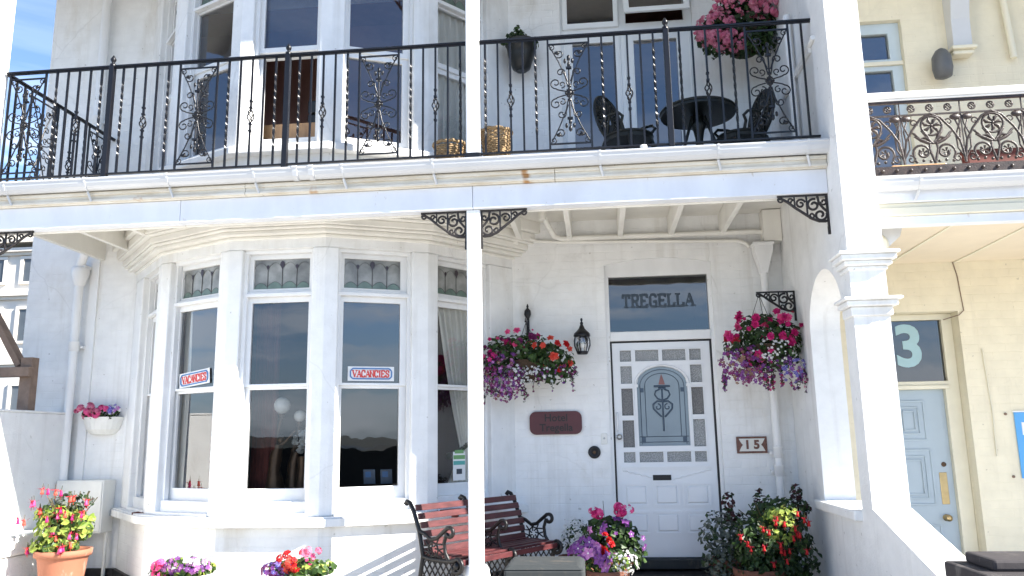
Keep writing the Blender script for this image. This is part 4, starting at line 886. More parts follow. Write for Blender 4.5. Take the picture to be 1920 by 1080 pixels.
# ================================================================ FLOWERS ON THE WALLS
r = random.Random(11)
t = thing('basket_hook', 'black wall hook with leaf finial holding the coral and purple basket', 'hook', (-.63, 7.6, .9))
b = MB(); b.obox((-.63, 7.59, 1.02), (.014, 0, 0), (0, .008, 0), (0, 0, .17), I); b.tube([(-.63, 7.58, 1.0), (-.63, 7.48, 1.10), (-.63, 7.36, 1.12), (-.63, 7.30, 1.08)], .009, I, 6); part('arm', b, t)
b = MB(); b.lathe([(.004, 1.29), (.012, 1.265), (.008, 1.25), (.03, 1.225), (.034, 1.19), (.018, 1.15), (.010, 1.13)], (-.63, 7.56, 0), I, 10); part('finial', b, t)
t = thing('hanging_basket', 'hanging basket of coral, magenta and trailing purple flowers near the wall lantern', 'flower basket', (-.62, 7.32, .45), 'flower baskets beside the front door')
b = MB(); b.lathe([(.02, .52), (.10, .54), (.17, .60), (.20, .68), (.205, .72)], (-.60, 7.36, 0), M['coir'], 16); part('basket', b, t)
b = MB(); [b.tube([(-.60+.2*cos(a), 7.36+.2*sin(a), .71), (-.63, 7.32, 1.07)], .003, I, 4) for a in (.5, 2.6, 4.7)]; part('chain', b, t)
b = MB(); leaves(b, [(-.62, 7.30, .80, .26, .20, .17, 330), (-.42, 7.27, .72, .24, .17, .16, 330), (-.86, 7.28, .75, .17, .15, .2, 200), (-.36, 7.26, .60, .18, .12, .10, 120)], .062, [M['leaf'], M['leaf'], M['leafdark']], r)
leaves(b, [(-.84, 7.25, .60, .2, .15, .22, 260)], .04, [M['leafdark'], M['leafgrey']], r)
fb = MB(); trails(b, fb, [(-.84, 7.25, .5, .16), (-.62, 7.25, .6, .2), (-.36, 7.25, .62, .16)], 40, .15, [M['leaf'], M['leafdark']], [M['plum'], M['violet'], M['white']], r); part('foliage', b, t); part('trailing_blossoms', fb, t)
b = MB(); blooms(b, [(-.66, 7.24, .93, .16, .10, .10, 16), (-.92, 7.22, .86, .12, .08, .12, 10)], .036, [M['magenta'], M['hotpink'], M['plum']], r, 'double'); blooms(b, [(-.98, 7.2, .72, .12, .1, .1, 14)], .03, [M['magenta']], r); part('magenta_blossoms', b, t)
b = MB(); blooms(b, [(-.42, 7.18, .78, .20, .08, .16, 11), (-.32, 7.2, .66, .10, .06, .06, 3)], .044, [M['coral'], M['coral'], M['red']], r, 'double', .9); part('coral_blossoms', b, t)
b = MB(); blooms(b, [(-.84, 7.2, .60, .20, .12, .20, 230), (-.82, 7.2, .48, .14, .1, .13, 120)], .018, [M['plum'], M['plum'], M['plum'], M['violet'], M['violet'], M['lilac'], M['faded']], r); part('purple_blossoms', b, t)
b = MB(); blooms(b, [(-.70, 7.2, .57, .14, .1, .12, 90), (-.5, 7.2, .6, .18, .1, .08, 50)], .013, [M['white']], r); part('white_blossoms', b, t)

fret_bracket(1.768, 7.19, -1, 'lacy black bracket on the party wall holding a flower basket', M['iron'], .33, .19, 1.262, 'basket_bracket', 'bracket', None)
t = thing('hanging_basket', 'hanging basket of magenta, white and violet flowers under the lacy bracket', 'flower basket', (1.46, 7.15, .45), 'flower baskets beside the front door')
b = MB(); b.lathe([(.02, .58), (.10, .60), (.17, .66), (.20, .74), (.205, .78)], (1.47, 7.18, 0), M['coir'], 16); part('basket', b, t)
b = MB(); [b.tube([(1.47+.2*cos(a), 7.18+.2*sin(a), .77), (1.46, 7.19, 1.24)], .003, I, 4) for a in (.5, 2.6, 4.7)]; part('chain', b, t)
b = MB(); leaves(b, [(1.45, 7.12, .90, .24, .18, .16, 340), (1.32, 7.1, .78, .22, .16, .14, 220), (1.62, 7.1, .80, .17, .15, .2, 230), (1.5, 7.08, .68, .26, .14, .14, 240)], .058, [M['leaf'], M['leafdark'], M['leafdark']], r)
fb = MB(); trails(b, fb, [(1.28, 7.08, .55, .16), (1.5, 7.08, .62, .2), (1.64, 7.08, .52, .12)], 40, .13, [M['leaf'], M['leafdark']], [M['plum'], M['violet'], M['magenta']], r); part('foliage', b, t); part('trailing_blossoms', fb, t)
b = MB(); blooms(b, [(1.34, 7.04, .98, .14, .09, .10, 14), (1.62, 7.04, .93, .16, .09, .14, 15), (1.18, 7.03, .84, .05, .05, .06, 5), (1.45, 7.02, .80, .26, .1, .2, 10)], .042, [M['magenta'], M['magenta'], M['magenta'], M['crimson'], M['hotpink']], r, 'double'); part('magenta_blossoms', b, t)
b = MB(); blooms(b, [(1.54, 7.01, .73, .18, .10, .12, 95), (1.42, 7.01, .68, .12, .1, .1, 30)], .011, [M['white']], r); part('white_blossoms', b, t)
b = MB(); blooms(b, [(1.24, 7.02, .64, .19, .11, .16, 190), (1.3, 7.02, .52, .13, .1, .09, 80)], .019, [M['plum'], M['plum'], M['plum'], M['violet'], M['violet'], M['faded']], r); part('violet_blossoms', b, t)
b = MB(); blooms(b, [(1.66, 7.02, .57, .11, .1, .12, 85)], .017, [M['blue'], M['blue'], M['violet']], r); part('blue_blossoms', b, t)

t = thing('wall_planter', 'ribbed white half basket of pink flowers on the brick beside the bow window', 'wall planter', (-4.86, 7.6, .13))
b = MB(); n = 22; v = []; prof = [(.07, .125), (.12, .135), (.165, .18), (.19, .25), (.20, .285), (.205, .29), (.205, .30)]
for rr, z in prof:
    for i in range(n+1):
        a = pi + pi*i/n; k = rr*(1+(.025 if i % 2 and z < .28 else 0)); v.append((-4.865+k*cos(a), 7.6+.8*k*sin(a), z))
b.add(v, [(i*(n+1)+j, i*(n+1)+j+1, (i+1)*(n+1)+j+1, (i+1)*(n+1)+j) for i in range(len(prof)-1) for j in range(n)] + [tuple(range(n+1))[::-1]], M['plastwhite'], False); part('bowl', b, t)
b = MB(); leaves(b, [(-4.865, 7.52, .33, .20, .09, .07, 200)], .045, [M['leaf'], M['leafdark']], r); part('foliage', b, t)
b = MB(); blooms(b, [(-4.97, 7.46, .36, .12, .06, .06, 16), (-4.79, 7.46, .34, .10, .05, .04, 9)], .032, [M['hotpink'], M['softpink']], r, 'ball'); part('pink_blossoms', b, t)
b = MB(); blooms(b, [(-4.70, 7.47, .37, .06, .05, .05, 34)], .02, [M['blue'], M['lilac'], M['white']], r); part('violet_blossoms', b, t)

t = thing('meter_box', 'white meter cupboard on the wall behind the lime leaved fuchsia', 'meter box', (-4.92, 7.6, -.80))
b = MB(); b.box(-5.19, -4.70, 7.41, 7.6, -.79, -.30, M['plastwhite']); part('case', b, t, bevel=.008)
b = MB(); b.box(-5.175, -4.715, 7.402, 7.41, -.775, -.315, M['plastwhite']); part('door', b, t, bevel=.004)
b = MB(); b.tube([(-4.72, 7.53, -.79), (-4.72, 7.53, -1.25)], .017, M['plastwhite'], 8); part('conduit', b, t)

# ================================================================ POTS ON THE FORECOURT
def pot(t, x, y, z0, z1, r0, r1, m_, rim=.035, soil=True):
    b = MB(); h = z1-z0
    b.lathe([(r0, z0), (r0+(r1-r0)*.8, z0+h*.8), (r1, z1-rim*1.6), (r1+.018, z1-rim*1.5), (r1+.022, z1), (r1-.005, z1), (r1-.015, z1-.03)], (x, y, 0), m_, 28); part('pot', b, t)
    b = MB(); b.lathe([(.01, z1-.025), (r1-.016, z1-.03)], (x, y, 0), M['soil'], 20); part('soil', b, t)
r = random.Random(5)
t = thing('potted_fuchsia', 'lime leaved fuchsia with scarlet flowers in a terracotta pot by the garden wall', 'potted plant', (-4.60, 6.72, -1.25))
px, py = -4.585, 6.72
pot(t, px, py, -1.25, -.845, .15, .205, M['terra'])
b = MB(); leaves(b, [(px, py, -.66, .24, .22, .16, 420), (px-.02, py-.1, -.80, .22, .12, .07, 170), (px-.12, py, -.55, .16, .15, .08, 120)], .072, [M['leaflime'], M['leaflime'], M['leaf']], r, aspect=.7); leaves(b, [(px+.03, py+.02, -.45, .20, .14, .08, 90)], .055, [M['leafdark'], M['leafgrey']], r); part('foliage', b, t)
b = MB(); 
for _ in range(16):
    a = r.uniform(0, 6.28); q = r.uniform(.08, .24); b.tube([(px, py, -.85), (px+q*.4*cos(a), py+q*.4*sin(a), -.62), (px+q*cos(a), py+q*sin(a), r.uniform(-.5, -.36))], .004, M['stem'], 4)
part('stem', b, t)
b = MB()
for (dx, dz) in ((-.12, .52), (.02, .50), (.16, .47), (-.16, .40), (.25, .40), (-.27, .26), (-.05, .30), (.06, .33), (.15, .30), (-.08, .20), (.04, .10), (-.22, .02), (.2, .14), (.24, .33), (.10, .04), (0, .16), (.14, .05), (-.14, .33)):
    for _ in range(2): bell(b, Vector((px+dx+r.uniform(-.02, .02), py-.16+r.uniform(-.06, .06), -.86+dz+r.uniform(0, .05))), .048, r.choice([M['crimson'], M['red'], M['coral'] if dz < .25 else M['crimson']]), r, r.choice([M['hotpink'], M['magenta'], M['coral']]))
part('blossoms', b, t)
def trough(label, x, y, pal):
    t = thing('white_planter', label, 'planter', (x, y, -1.25), 'white planters under the bow window')
    b = MB(); b.lathe([(.15, -1.25), (.19, -1.12), (.225, -.965), (.235, -.955), (.235, -.93), (.22, -.93), (.215, -.955)], (x, y, 0), M['plastwhite'], 24); part('pot', b, t)
    b = MB(); b.lathe([(.01, -.95), (.214, -.955)], (x, y, 0), M['soil'], 18); part('soil', b, t)
    b = MB(); leaves(b, [(x, y, -.895, .25, .18, .075, 330)], .055, [M['leaflime'], M['leaf'], M['leaf']], r, aspect=.8); part('foliage', b, t)
    for nm, (dx, dz, rx, n, s, ms, kd) in pal.items():
        b = MB(); blooms(b, [(x+dx, y-.1, -.885+dz, rx, .10, .06, n)], s, [M[q] for q in ms], r, kd); part(nm, b, t)
trough('white planter mixing white, pink and lilac flowers, under the middle of the bow window', -3.12, 5.98, {'pink_blossoms': (-.06, .02, .10, 9, .034, ('hotpink', 'softpink'), 'ball'), 'white_blossoms': (.12, .06, .08, 6, .04, ('white',), 'double'), 'lilac_blossoms': (.06, .03, .2, 70, .02, ('lilac', 'violet'), 'star')})
trough('white planter of scarlet and hot pink geraniums with a purple fringe', -2.20, 5.98, {'scarlet_blossoms': (-.02, .06, .11, 10, .036, ('red', 'coral'), 'ball'), 'pink_blossoms': (.10, .09, .08, 8, .034, ('hotpink', 'softpink'), 'ball'), 'purple_blossoms': (-.14, .0, .12, 90, .019, ('violet', 'blue', 'plum'), 'star')})

# group of pots at the door
t = thing('potted_geranium', 'bright pink geranium in a terracotta pot between bench and door', 'potted plant', (.06, 6.95, -1.25), 'pots beside the doorstep')
px, py = .07, 6.95
pot(t, px, py, -1.25, -.95, .12, .165, M['darkterra'])
b = MB(); leaves(b, [(px, py, -.78, .24, .18, .16, 420), (px+.1, py-.04, -.92, .2, .15, .12, 160)], .065, [M['leaf'], M['leafdark']], r, aspect=.85); part('foliage', b, t)
b = MB(); blooms(b, [(px-.10, py-.08, -.58, .05, .04, .025, 7), (px+.12, py-.06, -.565, .10, .05, .03, 11)], .036, [M['hotpink'], M['magenta']], r, 'ball'); part('hot_pink_blossoms', b, t)
b = MB(); blooms(b, [(px+.05, py-.12, -.80, .22, .1, .16, 26)], .042, [M['violet'], M['lilac']], r); part('violet_blossoms', b, t)
b = MB(); b.tube([(px-.04, py, -.7), (px-.05, py, -.5)], .003, M['stem'], 4); b.tube([(px+.1, py, -.7), (px+.12, py-.03, -.56)], .004, M['stem'], 4); part('stem', b, t)
t = thing('potted_busy_lizzie', 'pot of lilac and red flowers with white sprays, behind the grey pier', 'potted plant', (-.03, 6.62, -1.25), 'pots beside the doorstep')
px, py = -.03, 6.62
pot(t, px+.06, py, -1.25, -1.0, .10, .14, M['darkterra'])
b = MB(); leaves(b, [(px+.05, py, -.95, .2, .13, .11, 240)], .05, [M['leaf'], M['leaflime'], M['leafdark']], r); part('foliage', b, t)
b = MB(); blooms(b, [(px-.08, py-.08, -.86, .13, .08, .12, 16), (px-.02, py-.1, -.93, .12, .06, .07, 9)], .045, [M['lilac'], M['violet']], r); part('lilac_blossoms', b, t)
b = MB(); blooms(b, [(px+.06, py-.04, -.80, .05, .04, .07, 4)], .05, [M['red']], r, 'double'); part('red_blossoms', b, t)
b = MB(); blooms(b, [(px+.19, py-.05, -.94, .12, .1, .1, 100)], .011, [M['white']], r); part('white_blossoms', b, t)
t = thing('potted_alyssum', 'frothy white flowered pot plant at the end of the bench', 'potted plant', (-.22, 7.25, -1.25), 'pots beside the doorstep')
pot(t, -.22, 7.25, -1.25, -.98, .11, .14, M['darkterra'])
b = MB(); leaves(b, [(-.22, 7.22, -.83, .13, .12, .16, 260)], .035, [M['leafgrey'], M['leaf'], M['leafdark']], r); part('foliage', b, t)
b = MB(); blooms(b, [(-.22, 7.2, -.82, .13, .1, .17, 190)], .013, [M['white']], r); part('white_blossoms', b, t)

r = random.Random(21)
t = thing('potted_fuchsia', 'large dark fuchsia with crimson bells in a pot below the arch', 'potted plant', (1.30, 6.9, -1.25))
px, py = 1.36, 6.9
pot(t, px-.12, py-.05, -1.25, -1.02, .15, .19, M['darkterra'])
b = MB(); leaves(b, [(px, py, -.80, .33, .22, .24, 620), (px+.08, py, -.60, .24, .16, .13, 240), (px+.12, py-.05, -.95, .24, .16, .2, 300), (px-.12, py-.12, -.86, .22, .16, .16, 320), (px-.05, py-.16, -1.03, .26, .12, .12, 260)], .062, [M['leafdark'], M['leafdark'], M['leaf']], r); leaves(b, [(px+.02, py-.14, -.72, .18, .10, .13, 170), (px+.06, py-.12, -.60, .13, .08, .06, 70)], .058, [M['leaflime'], M['leaf']], r); part('foliage', b, t)  # lime leaves in front: sunlight on the shrub put into leaf colour
b = MB()
for _ in range(18):
    a = r.uniform(0, 6.28); q = r.uniform(.05, .26); b.tube([(px-.1, py, -.97), (px+q*.4*cos(a), py+q*.4*sin(a), -.7), (px+q*cos(a), py+q*sin(a), r.uniform(-.66, -.50))], .005, M['stem'], 4)
part('stem', b, t)
b = MB()
for (dx, z) in ((.02, -.56), (.05, -.58), (-.02, -.58), (.18, -.54), (.21, -.57), (.23, -.6), (.13, -.63), (.16, -.66), (.0, -.74), (.03, -.77), (.06, -.80), (.09, -.79), (.10, -.72), (-.22, -.72), (-.2, -.76), (-.12, -.77), (-.1, -.62), (-.08, -.65), (.2, -.82), (-.06, -.9), (.15, -.70), (.05, -.86), (.07, -1.05), (-.3, -.70)):
    bell(b, Vector((px+dx+r.uniform(-.02, .02), py-.24+r.uniform(-.06, .04), z-.06+r.uniform(-.03, .04))), .040, M['crimson'], r, M['red'])
part('crimson_blossoms', b, t)
t = thing('potted_coleus', 'burgundy spiked and silver leaved pot plant beside the front door frame', 'potted plant', (1.02, 7.1, -1.25))
pot(t, 1.04, 7.1, -1.25, -.98, .12, .15, M['darkterra'])
b = MB(); leaves(b, [(.98, 7.05, -.78, .19, .15, .20, 330), (.97, 6.98, -1.0, .17, .12, .14, 260), (1.12, 6.95, -.9, .14, .12, .2, 160)], .05, [M['leafdark'], M['leafgrey'], M['leafgrey']], r); part('silver_foliage', b, t)
b = MB()
for (x, y, z, h) in ((1.06, 7.05, -.53, .10), (1.32, 7.1, -.52, .10), (1.60, 7.0, -.46, .10)): leaves(b, [(x, y, z, .05, .05, h, 60), (x+.03, y, z-.12, .09, .06, .06, 50)], .045, [M['leafburg'], M['leafburg'], M['leafdark']], r); b.tube([(x+.02, y, -.9), (x, y, z)], .005, M['stem'], 4)
part('burgundy_foliage', b, t)

# ================================================================ BENCH
A_, B_ = Vector((-1.345, 6.14, 0)), Vector((-.685, 7.19, 0))
d = (B_-A_).normalized(); fw = Vector((d.y, -d.x, 0)); Lb = (B_-A_).length
t = thing('garden_bench', 'dark red slatted bench with lacy black iron ends, set askew behind the porch post', 'bench', (-1.0, 6.6, -1.25))
BP = lambda s, f, z: A_ + d*s + fw*f + Vector((0, 0, z-1.25))
C_ = M['cast']
def bench_end(s, nm):
    b = MB(); q = lambda f, z: BP(s, f, z); r_ = .017
    b.tube([q(-.06, 0), q(-.05, .10), q(-.01, .26), (q(.02, .42)), q(-.02, .60), q(-.08, .74), q(-.12, .80), q(-.15, .81), q(-.165, .79)], [r_*1.2, r_, r_, r_, r_, r_, r_, r_*1.1, r_*1.2], C_, 8)
    b.tube([q(.40, 0), q(.37, .10), q(.33, .22), q(.32, .32), q(.36, .385)], [r_*1.2, r_, r_, r_, r_], C_, 8)
    b.tube([q(.02, .42), q(.10, .405), q(.22, .40), q(.32, .405)] + [q(.36+.048*sin(2*pi*.72*k/12), .375+.048*cos(2*pi*.72*k/12)) for k in range(13)], r_, C_, 8)
    b.ball(q(.36, .375), .03, C_, 8)
    b.tube([q(-.02, .60), q(.04, .58), q(.10, .545), q(.16, .555), q(.22, .60), q(.27, .635)] + [q(.29+.032*sin(2*pi*.7*k/10), .605+.032*cos(2*pi*.7*k/10)) for k in range(11)], r_*.9, C_, 8)
    b.tube([q(.26, .60), q(.235, .53), q(.245, .46), q(.28, .41)], r_*.8, C_, 8)
    # lattice: rosette between arm and seat, scrolls under the seat
    c0 = (.125, .475)
    for k in range(7):
        a = 2*pi*k/7; a2 = 2*pi*(k+1)/7
        b.tube([q(c0[0]+.052*cos(a), c0[1]+.052*sin(a)), q(c0[0]+.052*cos(a2), c0[1]+.052*sin(a2))], .007, C_, 5)
        b.tube([q(c0[0]+.052*cos(a), c0[1]+.052*sin(a)), q(c0[0]+.115*cos(a+.2), c0[1]+.085*sin(a+.2))], .006, C_, 5); b.tube([q(c0[0]+.052*cos(a), c0[1]+.052*sin(a)), q(c0[0]+.11*cos(a-.35), c0[1]+.08*sin(a-.35))], .006, C_, 5)
        b.tube([q(c0[0]+.05*cos(a), c0[1]+.05*sin(a)), q(c0[0]+.02*cos(a+.4), c0[1]+.02*sin(a+.4))], .006, C_, 5)
    for k in range(6):
        f0 = .01+.055*k
        b.tube([q(f0, .40), q(f0+.05, .33), q(f0, .26), q(f0+.045, .20)], .007, C_, 5); b.tube([q(f0+.045, .40), q(f0-.005, .33), q(f0+.045, .26), q(f0, .20)], .007, C_, 5)
    b.tube([q(-.02, .21), q(.1, .18), q(.22, .18), q(.335, .21)], .012, C_, 6)
    b.tube([q(-.04, .12), q(.06, .15), q(.17, .09), q(.28, .15), q(.37, .12)], .009, C_, 6)
    for k in range(4): b.tube([q(.0+.085*k, .19), q(.04+.085*k, .13)], .007, C_, 5)
    part(nm, b, t)
for s in (0, Lb/2, Lb): bench_end(s, 'iron_end')
for k in range(6):
    z = .455+.062*k; f = .015-.025*(k/5)-.07*(max(0, k-2)/3)
    b = MB(); b.obox(BP(Lb/2, f+.018, z), d*(Lb/2-.005), fw*.008, Vector((0, 0, .0225)) - fw*.006, M['benchred']); part('back_slat', b, t, bevel=.003)
for k in range(5):
    b = MB(); b.obox(BP(Lb/2, .05+.068*k, .425+.004*(k == 0)-.006*(k == 4)), d*(Lb/2-.005), fw*.027, Vector((0, 0, .009)), M['benchred']); part('seat_slat', b, t, bevel=.003)
b = MB(); b.obox(BP(Lb/2, .385, .395), d*(Lb/2-.03), fw*.008, Vector((0, 0, .02)), M['benchred']); part('front_slat', b, t, bevel=.003)

# gate piers
t = thing('gate_pier', 'grey painted stone gate pier with a chipped top, in front of the bench', 'gate pier', (-.31, 4.5, -1.62))
b = MB(); b.box(-.50, -.105, 4.34, 4.70, -1.62, -.80, M['grey']); part('shaft', b, t, bevel=.015)
b = MB(); v = [(-.512, 4.33), (-.098, 4.33), (-.098, 4.71), (-.512, 4.71)]; b.prism(v, -.80, -.655, M['grey']); 
n_ = [(-.512, 4.33, -.655), (-.098, 4.33, -.655), (-.098, 4.71, -.655), (-.512, 4.71, -.655), (-.49, 4.36, -.635), (-.12, 4.36, -.635), (-.12, 4.68, -.635), (-.49, 4.68, -.635)]
b.add(n_, [(0, 1, 5, 4), (1, 2, 6, 5), (2, 3, 7, 6), (3, 0, 4, 7), (4, 5, 6, 7)], M['grey']); part('cap', b, t, bevel=.012)
b = MB(); b.tube([(-.33, 4.322, -.82), (-.33, 4.322, -.74), (-.30, 4.32, -.70), (-.275, 4.32, -.73), (-.275, 4.32, -.80)], .012, M['grey'], 6); part('iron_hook', b, t)
t = thing('gate_pier', 'dark painted gate pier with a stepped cap at the foot of the sloping parapet', 'gate pier', (2.08, 4.5, -1.62))
b = MB(); b.box(1.83, 2.35, 4.22, 4.62, -1.62, -.74, M['darkcap']); part('shaft', b, t, bevel=.015)
b = MB(); b.box(1.785, 2.395, 4.17, 4.64, -.74, -.655, M['darkcap']); n_ = [(1.655, 4.17), (2.265, 4.17), (2.265, 4.64), (1.655, 4.64)]
b.box(1.87, 2.31, 4.26, 4.58, -.655, -.60, M['darkcap']); part('cap', b, t, bevel=.014)

# ================================================================ ON THE BALCONY
GI = M['greeniron']
t = thing('garden_table', 'round dark green cast iron table with a pierced top on the balcony', 'table', (.99, 6.87, 2.16))
cx, cy, zt = .985, 6.87, 2.85
b = MB(); b.tube([(cx+.325*cos(2*pi*k/40), cy+.325*sin(2*pi*k/40), zt) for k in range(41)], .014, GI, 6)
b.lathe([(.325, zt-.035), (.33, zt-.01), (.32, zt+.004)], (cx, cy, 0), GI, 40)
for rr in (.27, .20, .13, .06): b.tube([(cx+rr*cos(2*pi*k/30), cy+rr*sin(2*pi*k/30), zt) for k in range(31)], .010, GI, 5)
for k in range(28):
    a = 2*pi*k/28
    b.tube([(cx+.05*cos(a), cy+.05*sin(a), zt), (cx+.18*cos(a+.18), cy+.18*sin(a+.18), zt), (cx+.32*cos(a), cy+.32*sin(a), zt)], .010, GI, 4); b.tube([(cx+.13*cos(a), cy+.13*sin(a), zt), (cx+.24*cos(a-.16), cy+.24*sin(a-.16), zt), (cx+.32*cos(a), cy+.32*sin(a), zt)], .008, GI, 4)
part('tabletop', b, t)
b = MB(); b.lathe([(.05, 2.82), (.045, 2.76), (.075, 2.72), (.05, 2.68), (.035, 2.6), (.03, 2.45), (.05, 2.42), (.03, 2.38)], (cx, cy, 0), GI, 12); part('pedestal', b, t)
for k in range(3):
    a = 2*pi*k/3+.5; b = MB(); b.tube([(cx+.02*cos(a), cy+.02*sin(a), 2.46), (cx+.10*cos(a), cy+.10*sin(a), 2.40), (cx+.20*cos(a), cy+.20*sin(a), 2.25), (cx+.27*cos(a), cy+.27*sin(a), 2.17)], [.02, .018, .016, .022], GI, 7); part('leg', b, t)
    b = MB(); b.tube([(cx+.06*cos(a+1), cy+.06*sin(a+1), 2.80), (cx+.16*cos(a+1), cy+.16*sin(a+1), 2.5), (cx+.24*cos(a+1), cy+.24*sin(a+1), 2.17)], .014, GI, 6); part('leg', b, t)
def chair(label, x, y, rot):
    t = thing('iron_chair', label, 'chair', (x, y, 2.16), 'cast iron chairs on the balcony', rot)   # local: faces +x
    b = MB(); zs = .42
    b.tube([(.02+.20*cos(2*pi*k/28), .20*sin(2*pi*k/28), zs) for k in range(29)], .015, GI, 6)
    b.lathe([(.20, zs-.045), (.205, zs-.01)], (.02, 0, 0), GI, 28)
    for rr in (.05, .10, .15): b.tube([(.02+rr*cos(2*pi*k/20), rr*sin(2*pi*k/20), zs) for k in range(21)], .009, GI, 5)
    for k in range(16):
        a = 2*pi*k/16; b.tube([(.02+.04*cos(a), .04*sin(a), zs), (.02+.12*cos(a+.3), .12*sin(a+.3), zs), (.02+.2*cos(a), .2*sin(a), zs)], .010, GI, 4)
    part('seat', b, t, local=True)
    b = MB(); Qb = lambda u, v_: (-.16-.10*(v_-.45)/.45, u, v_)
    b.tube([Qb(.17*sin(2*pi*k/30), .66-.235*cos(2*pi*k/30)) for k in range(31)], .015, GI, 6)
    b.tube([Qb(.10*sin(2*pi*k/24), .66-.14*cos(2*pi*k/24)) for k in range(25)], .010, GI, 5)
    for k in range(18):
        a = 2*pi*k/18
        for da in (.28, -.28): b.tube([Qb(.045*sin(a), .66-.06*cos(a)), Qb(.11*sin(a+da), .66-.15*cos(a+da)), Qb(.165*sin(a), .66-.23*cos(a))], .0125, GI, 4)
    b.tube([Qb(.055*sin(2*pi*k/16), .66-.075*cos(2*pi*k/16)) for k in range(17)], .010, GI, 5); part('backrest', b, t, local=True)
    for sy in (-1, 1):
        b = MB(); b.tube([Qb(sy*.09, .46), (-.10, sy*.19, .54), (.0, sy*.23, .58), (.10, sy*.23, .57), (.14, sy*.22, .53), (.11, sy*.205, .49), (.12, sy*.19, .42)], .014, GI, 6); b.tube([(.0, sy*.225, .575), (-.03, sy*.21, .50), (-.06, sy*.19, .43)], .012, GI, 5); part('arm', b, t, local=True)
        for fx, ox in ((.15, .20), (-.13, -.20)):
            b = MB(); b.tube([(fx, sy*.14, .40), (fx*1.15, sy*.165, .30), (fx*1.05, sy*.15, .15), (ox, sy*.19, .0)], [.02, .022, .013, .018], GI, 7); part('leg', b, t, local=True)
    return t
chair('cast iron chair with pierced oval back, facing the table from the french window side', .345, 6.72, R(-42))
chair('cast iron chair with its tilted back silhouetted below the pink hanging flowers', 1.36, 6.85, R(205))
r = random.Random(31)
t = thing('hanging_basket', 'big basket of pale pink begonias hung over the balcony table', 'flower basket', (1.47, 7.2, 3.6))
b = MB(); b.lathe([(.02, 3.52), (.12, 3.55), (.20, 3.64), (.23, 3.74)], (1.50, 7.2, 0), M['coir'], 16); part('basket', b, t)
b = MB(); leaves(b, [(1.50, 7.16, 3.80, .34, .24, .24, 700), (1.24, 7.12, 3.70, .19, .18, .22, 320), (1.66, 7.12, 3.66, .18, .16, .18, 300), (1.5, 7.1, 3.60, .22, .2, .12, 260), (1.55, 7.15, 4.08, .30, .22, .16, 260)], .065, [M['leafdark'], M['leafdark'], M['leaf']], r); part('foliage', b, t)
b = MB(); blooms(b, [(1.52, 7.0, 3.95, .34, .16, .12, 130), (1.22, 7.0, 3.70, .19, .12, .19, 100), (1.34, 7.0, 3.57, .13, .10, .09, 40), (1.70, 7.0, 3.86, .19, .12, .08, 46), (1.42, 7.0, 4.10, .28, .14, .12, 70)], .030, [M['dustpink'], M['dustpink'], M['softpink']], r, 'ball'); part('pink_blossoms', b, t)
b = MB(); [b.tube([(1.5+.22*cos(a), 7.2+.22*sin(a), 3.74), (1.5, 7.2, 4.6)], .003, I, 4) for a in (.5, 2.6, 4.7)]; b.tube([(1.5, 7.2, 4.6), (1.5, 7.2, 5.1)], .004, I, 4); part('chain', b, t)
t = thing('wall_pot', 'black pot with a straggly green plant on the wall beside the french window', 'wall pot', (-.63, 7.6, 3.62))
b = MB(); b.lathe([(.05, 3.62), (.09, 3.65), (.13, 3.78), (.15, 3.90), (.16, 3.90), (.16, 3.93), (.14, 3.93)], (-.63, 7.43, 0), M['blackpot'], 20); b.box(-.68, -.58, 7.55, 7.6, 3.75, 3.88, M['blackpot']); part('pot', b, t)
b = MB(); leaves(b, [(-.66, 7.43, 3.98, .12, .11, .06, 110), (-.72, 7.38, 3.93, .1, .08, .06, 40), (-.66, 7.43, 4.06, .04, .04, .06, 30), (-.50, 7.40, 3.90, .05, .05, .08, 30)], .055, [M['leafdark'], M['leaf']], r); part('foliage', b, t)
def wicker(label, x, y, r0, r1, h):
    t = thing('wicker_basket', label, 'basket', (x, y, 2.16), 'wicker baskets on the balcony floor')
    b = MB()
    for k in range(int(h/.016)):
        z = 2.17+.016*k; f = k/(h/.016); rr = r0+(r1-r0)*f
        b.tube([(x+(rr+(.004 if (j+k) % 2 else -.004))*cos(2*pi*j/26), y+(rr+(.004 if (j+k) % 2 else -.004))*sin(2*pi*j/26), z) for j in range(27)], .0085, M['wicker'], 5)
    part('body', b, t)
    b = MB(); b.tube([(x+(r1+.005)*cos(2*pi*j/30), y+(r1+.005)*sin(2*pi*j/30), 2.17+h+.012*sin(j*1.9)*.4) for j in range(31)], .015, M['wicker'], 6); part('rim', b, t)
    b = MB(); b.lathe([(.01, 2.17), (r0-.01, 2.172)], (x, y, 0), M['soil'], 16); b.lathe([(.01, 2.17+h*.75), (r0+(r1-r0)*.7-.01, 2.17+h*.75)], (x, y, 0), M['soil'], 16); part('soil', b, t)
wicker('squat wicker basket on the bow window side of the slim post', -1.15, 6.30, .10, .13, .27)
wicker('taller flared wicker basket on the french window side of the slim post', -.76, 6.32, .09, .125, .37)
b = MB(); b.lathe([(.016, 2.165), (.02, 2.18), (.028, 2.225), (.026, 2.235), (.022, 2.232)], (.43, 5.98, 0), M['plastwhite'], 12); solo('porcelain_cup', b, 'small white cup on the balcony edge below the iron chair', 'cup')

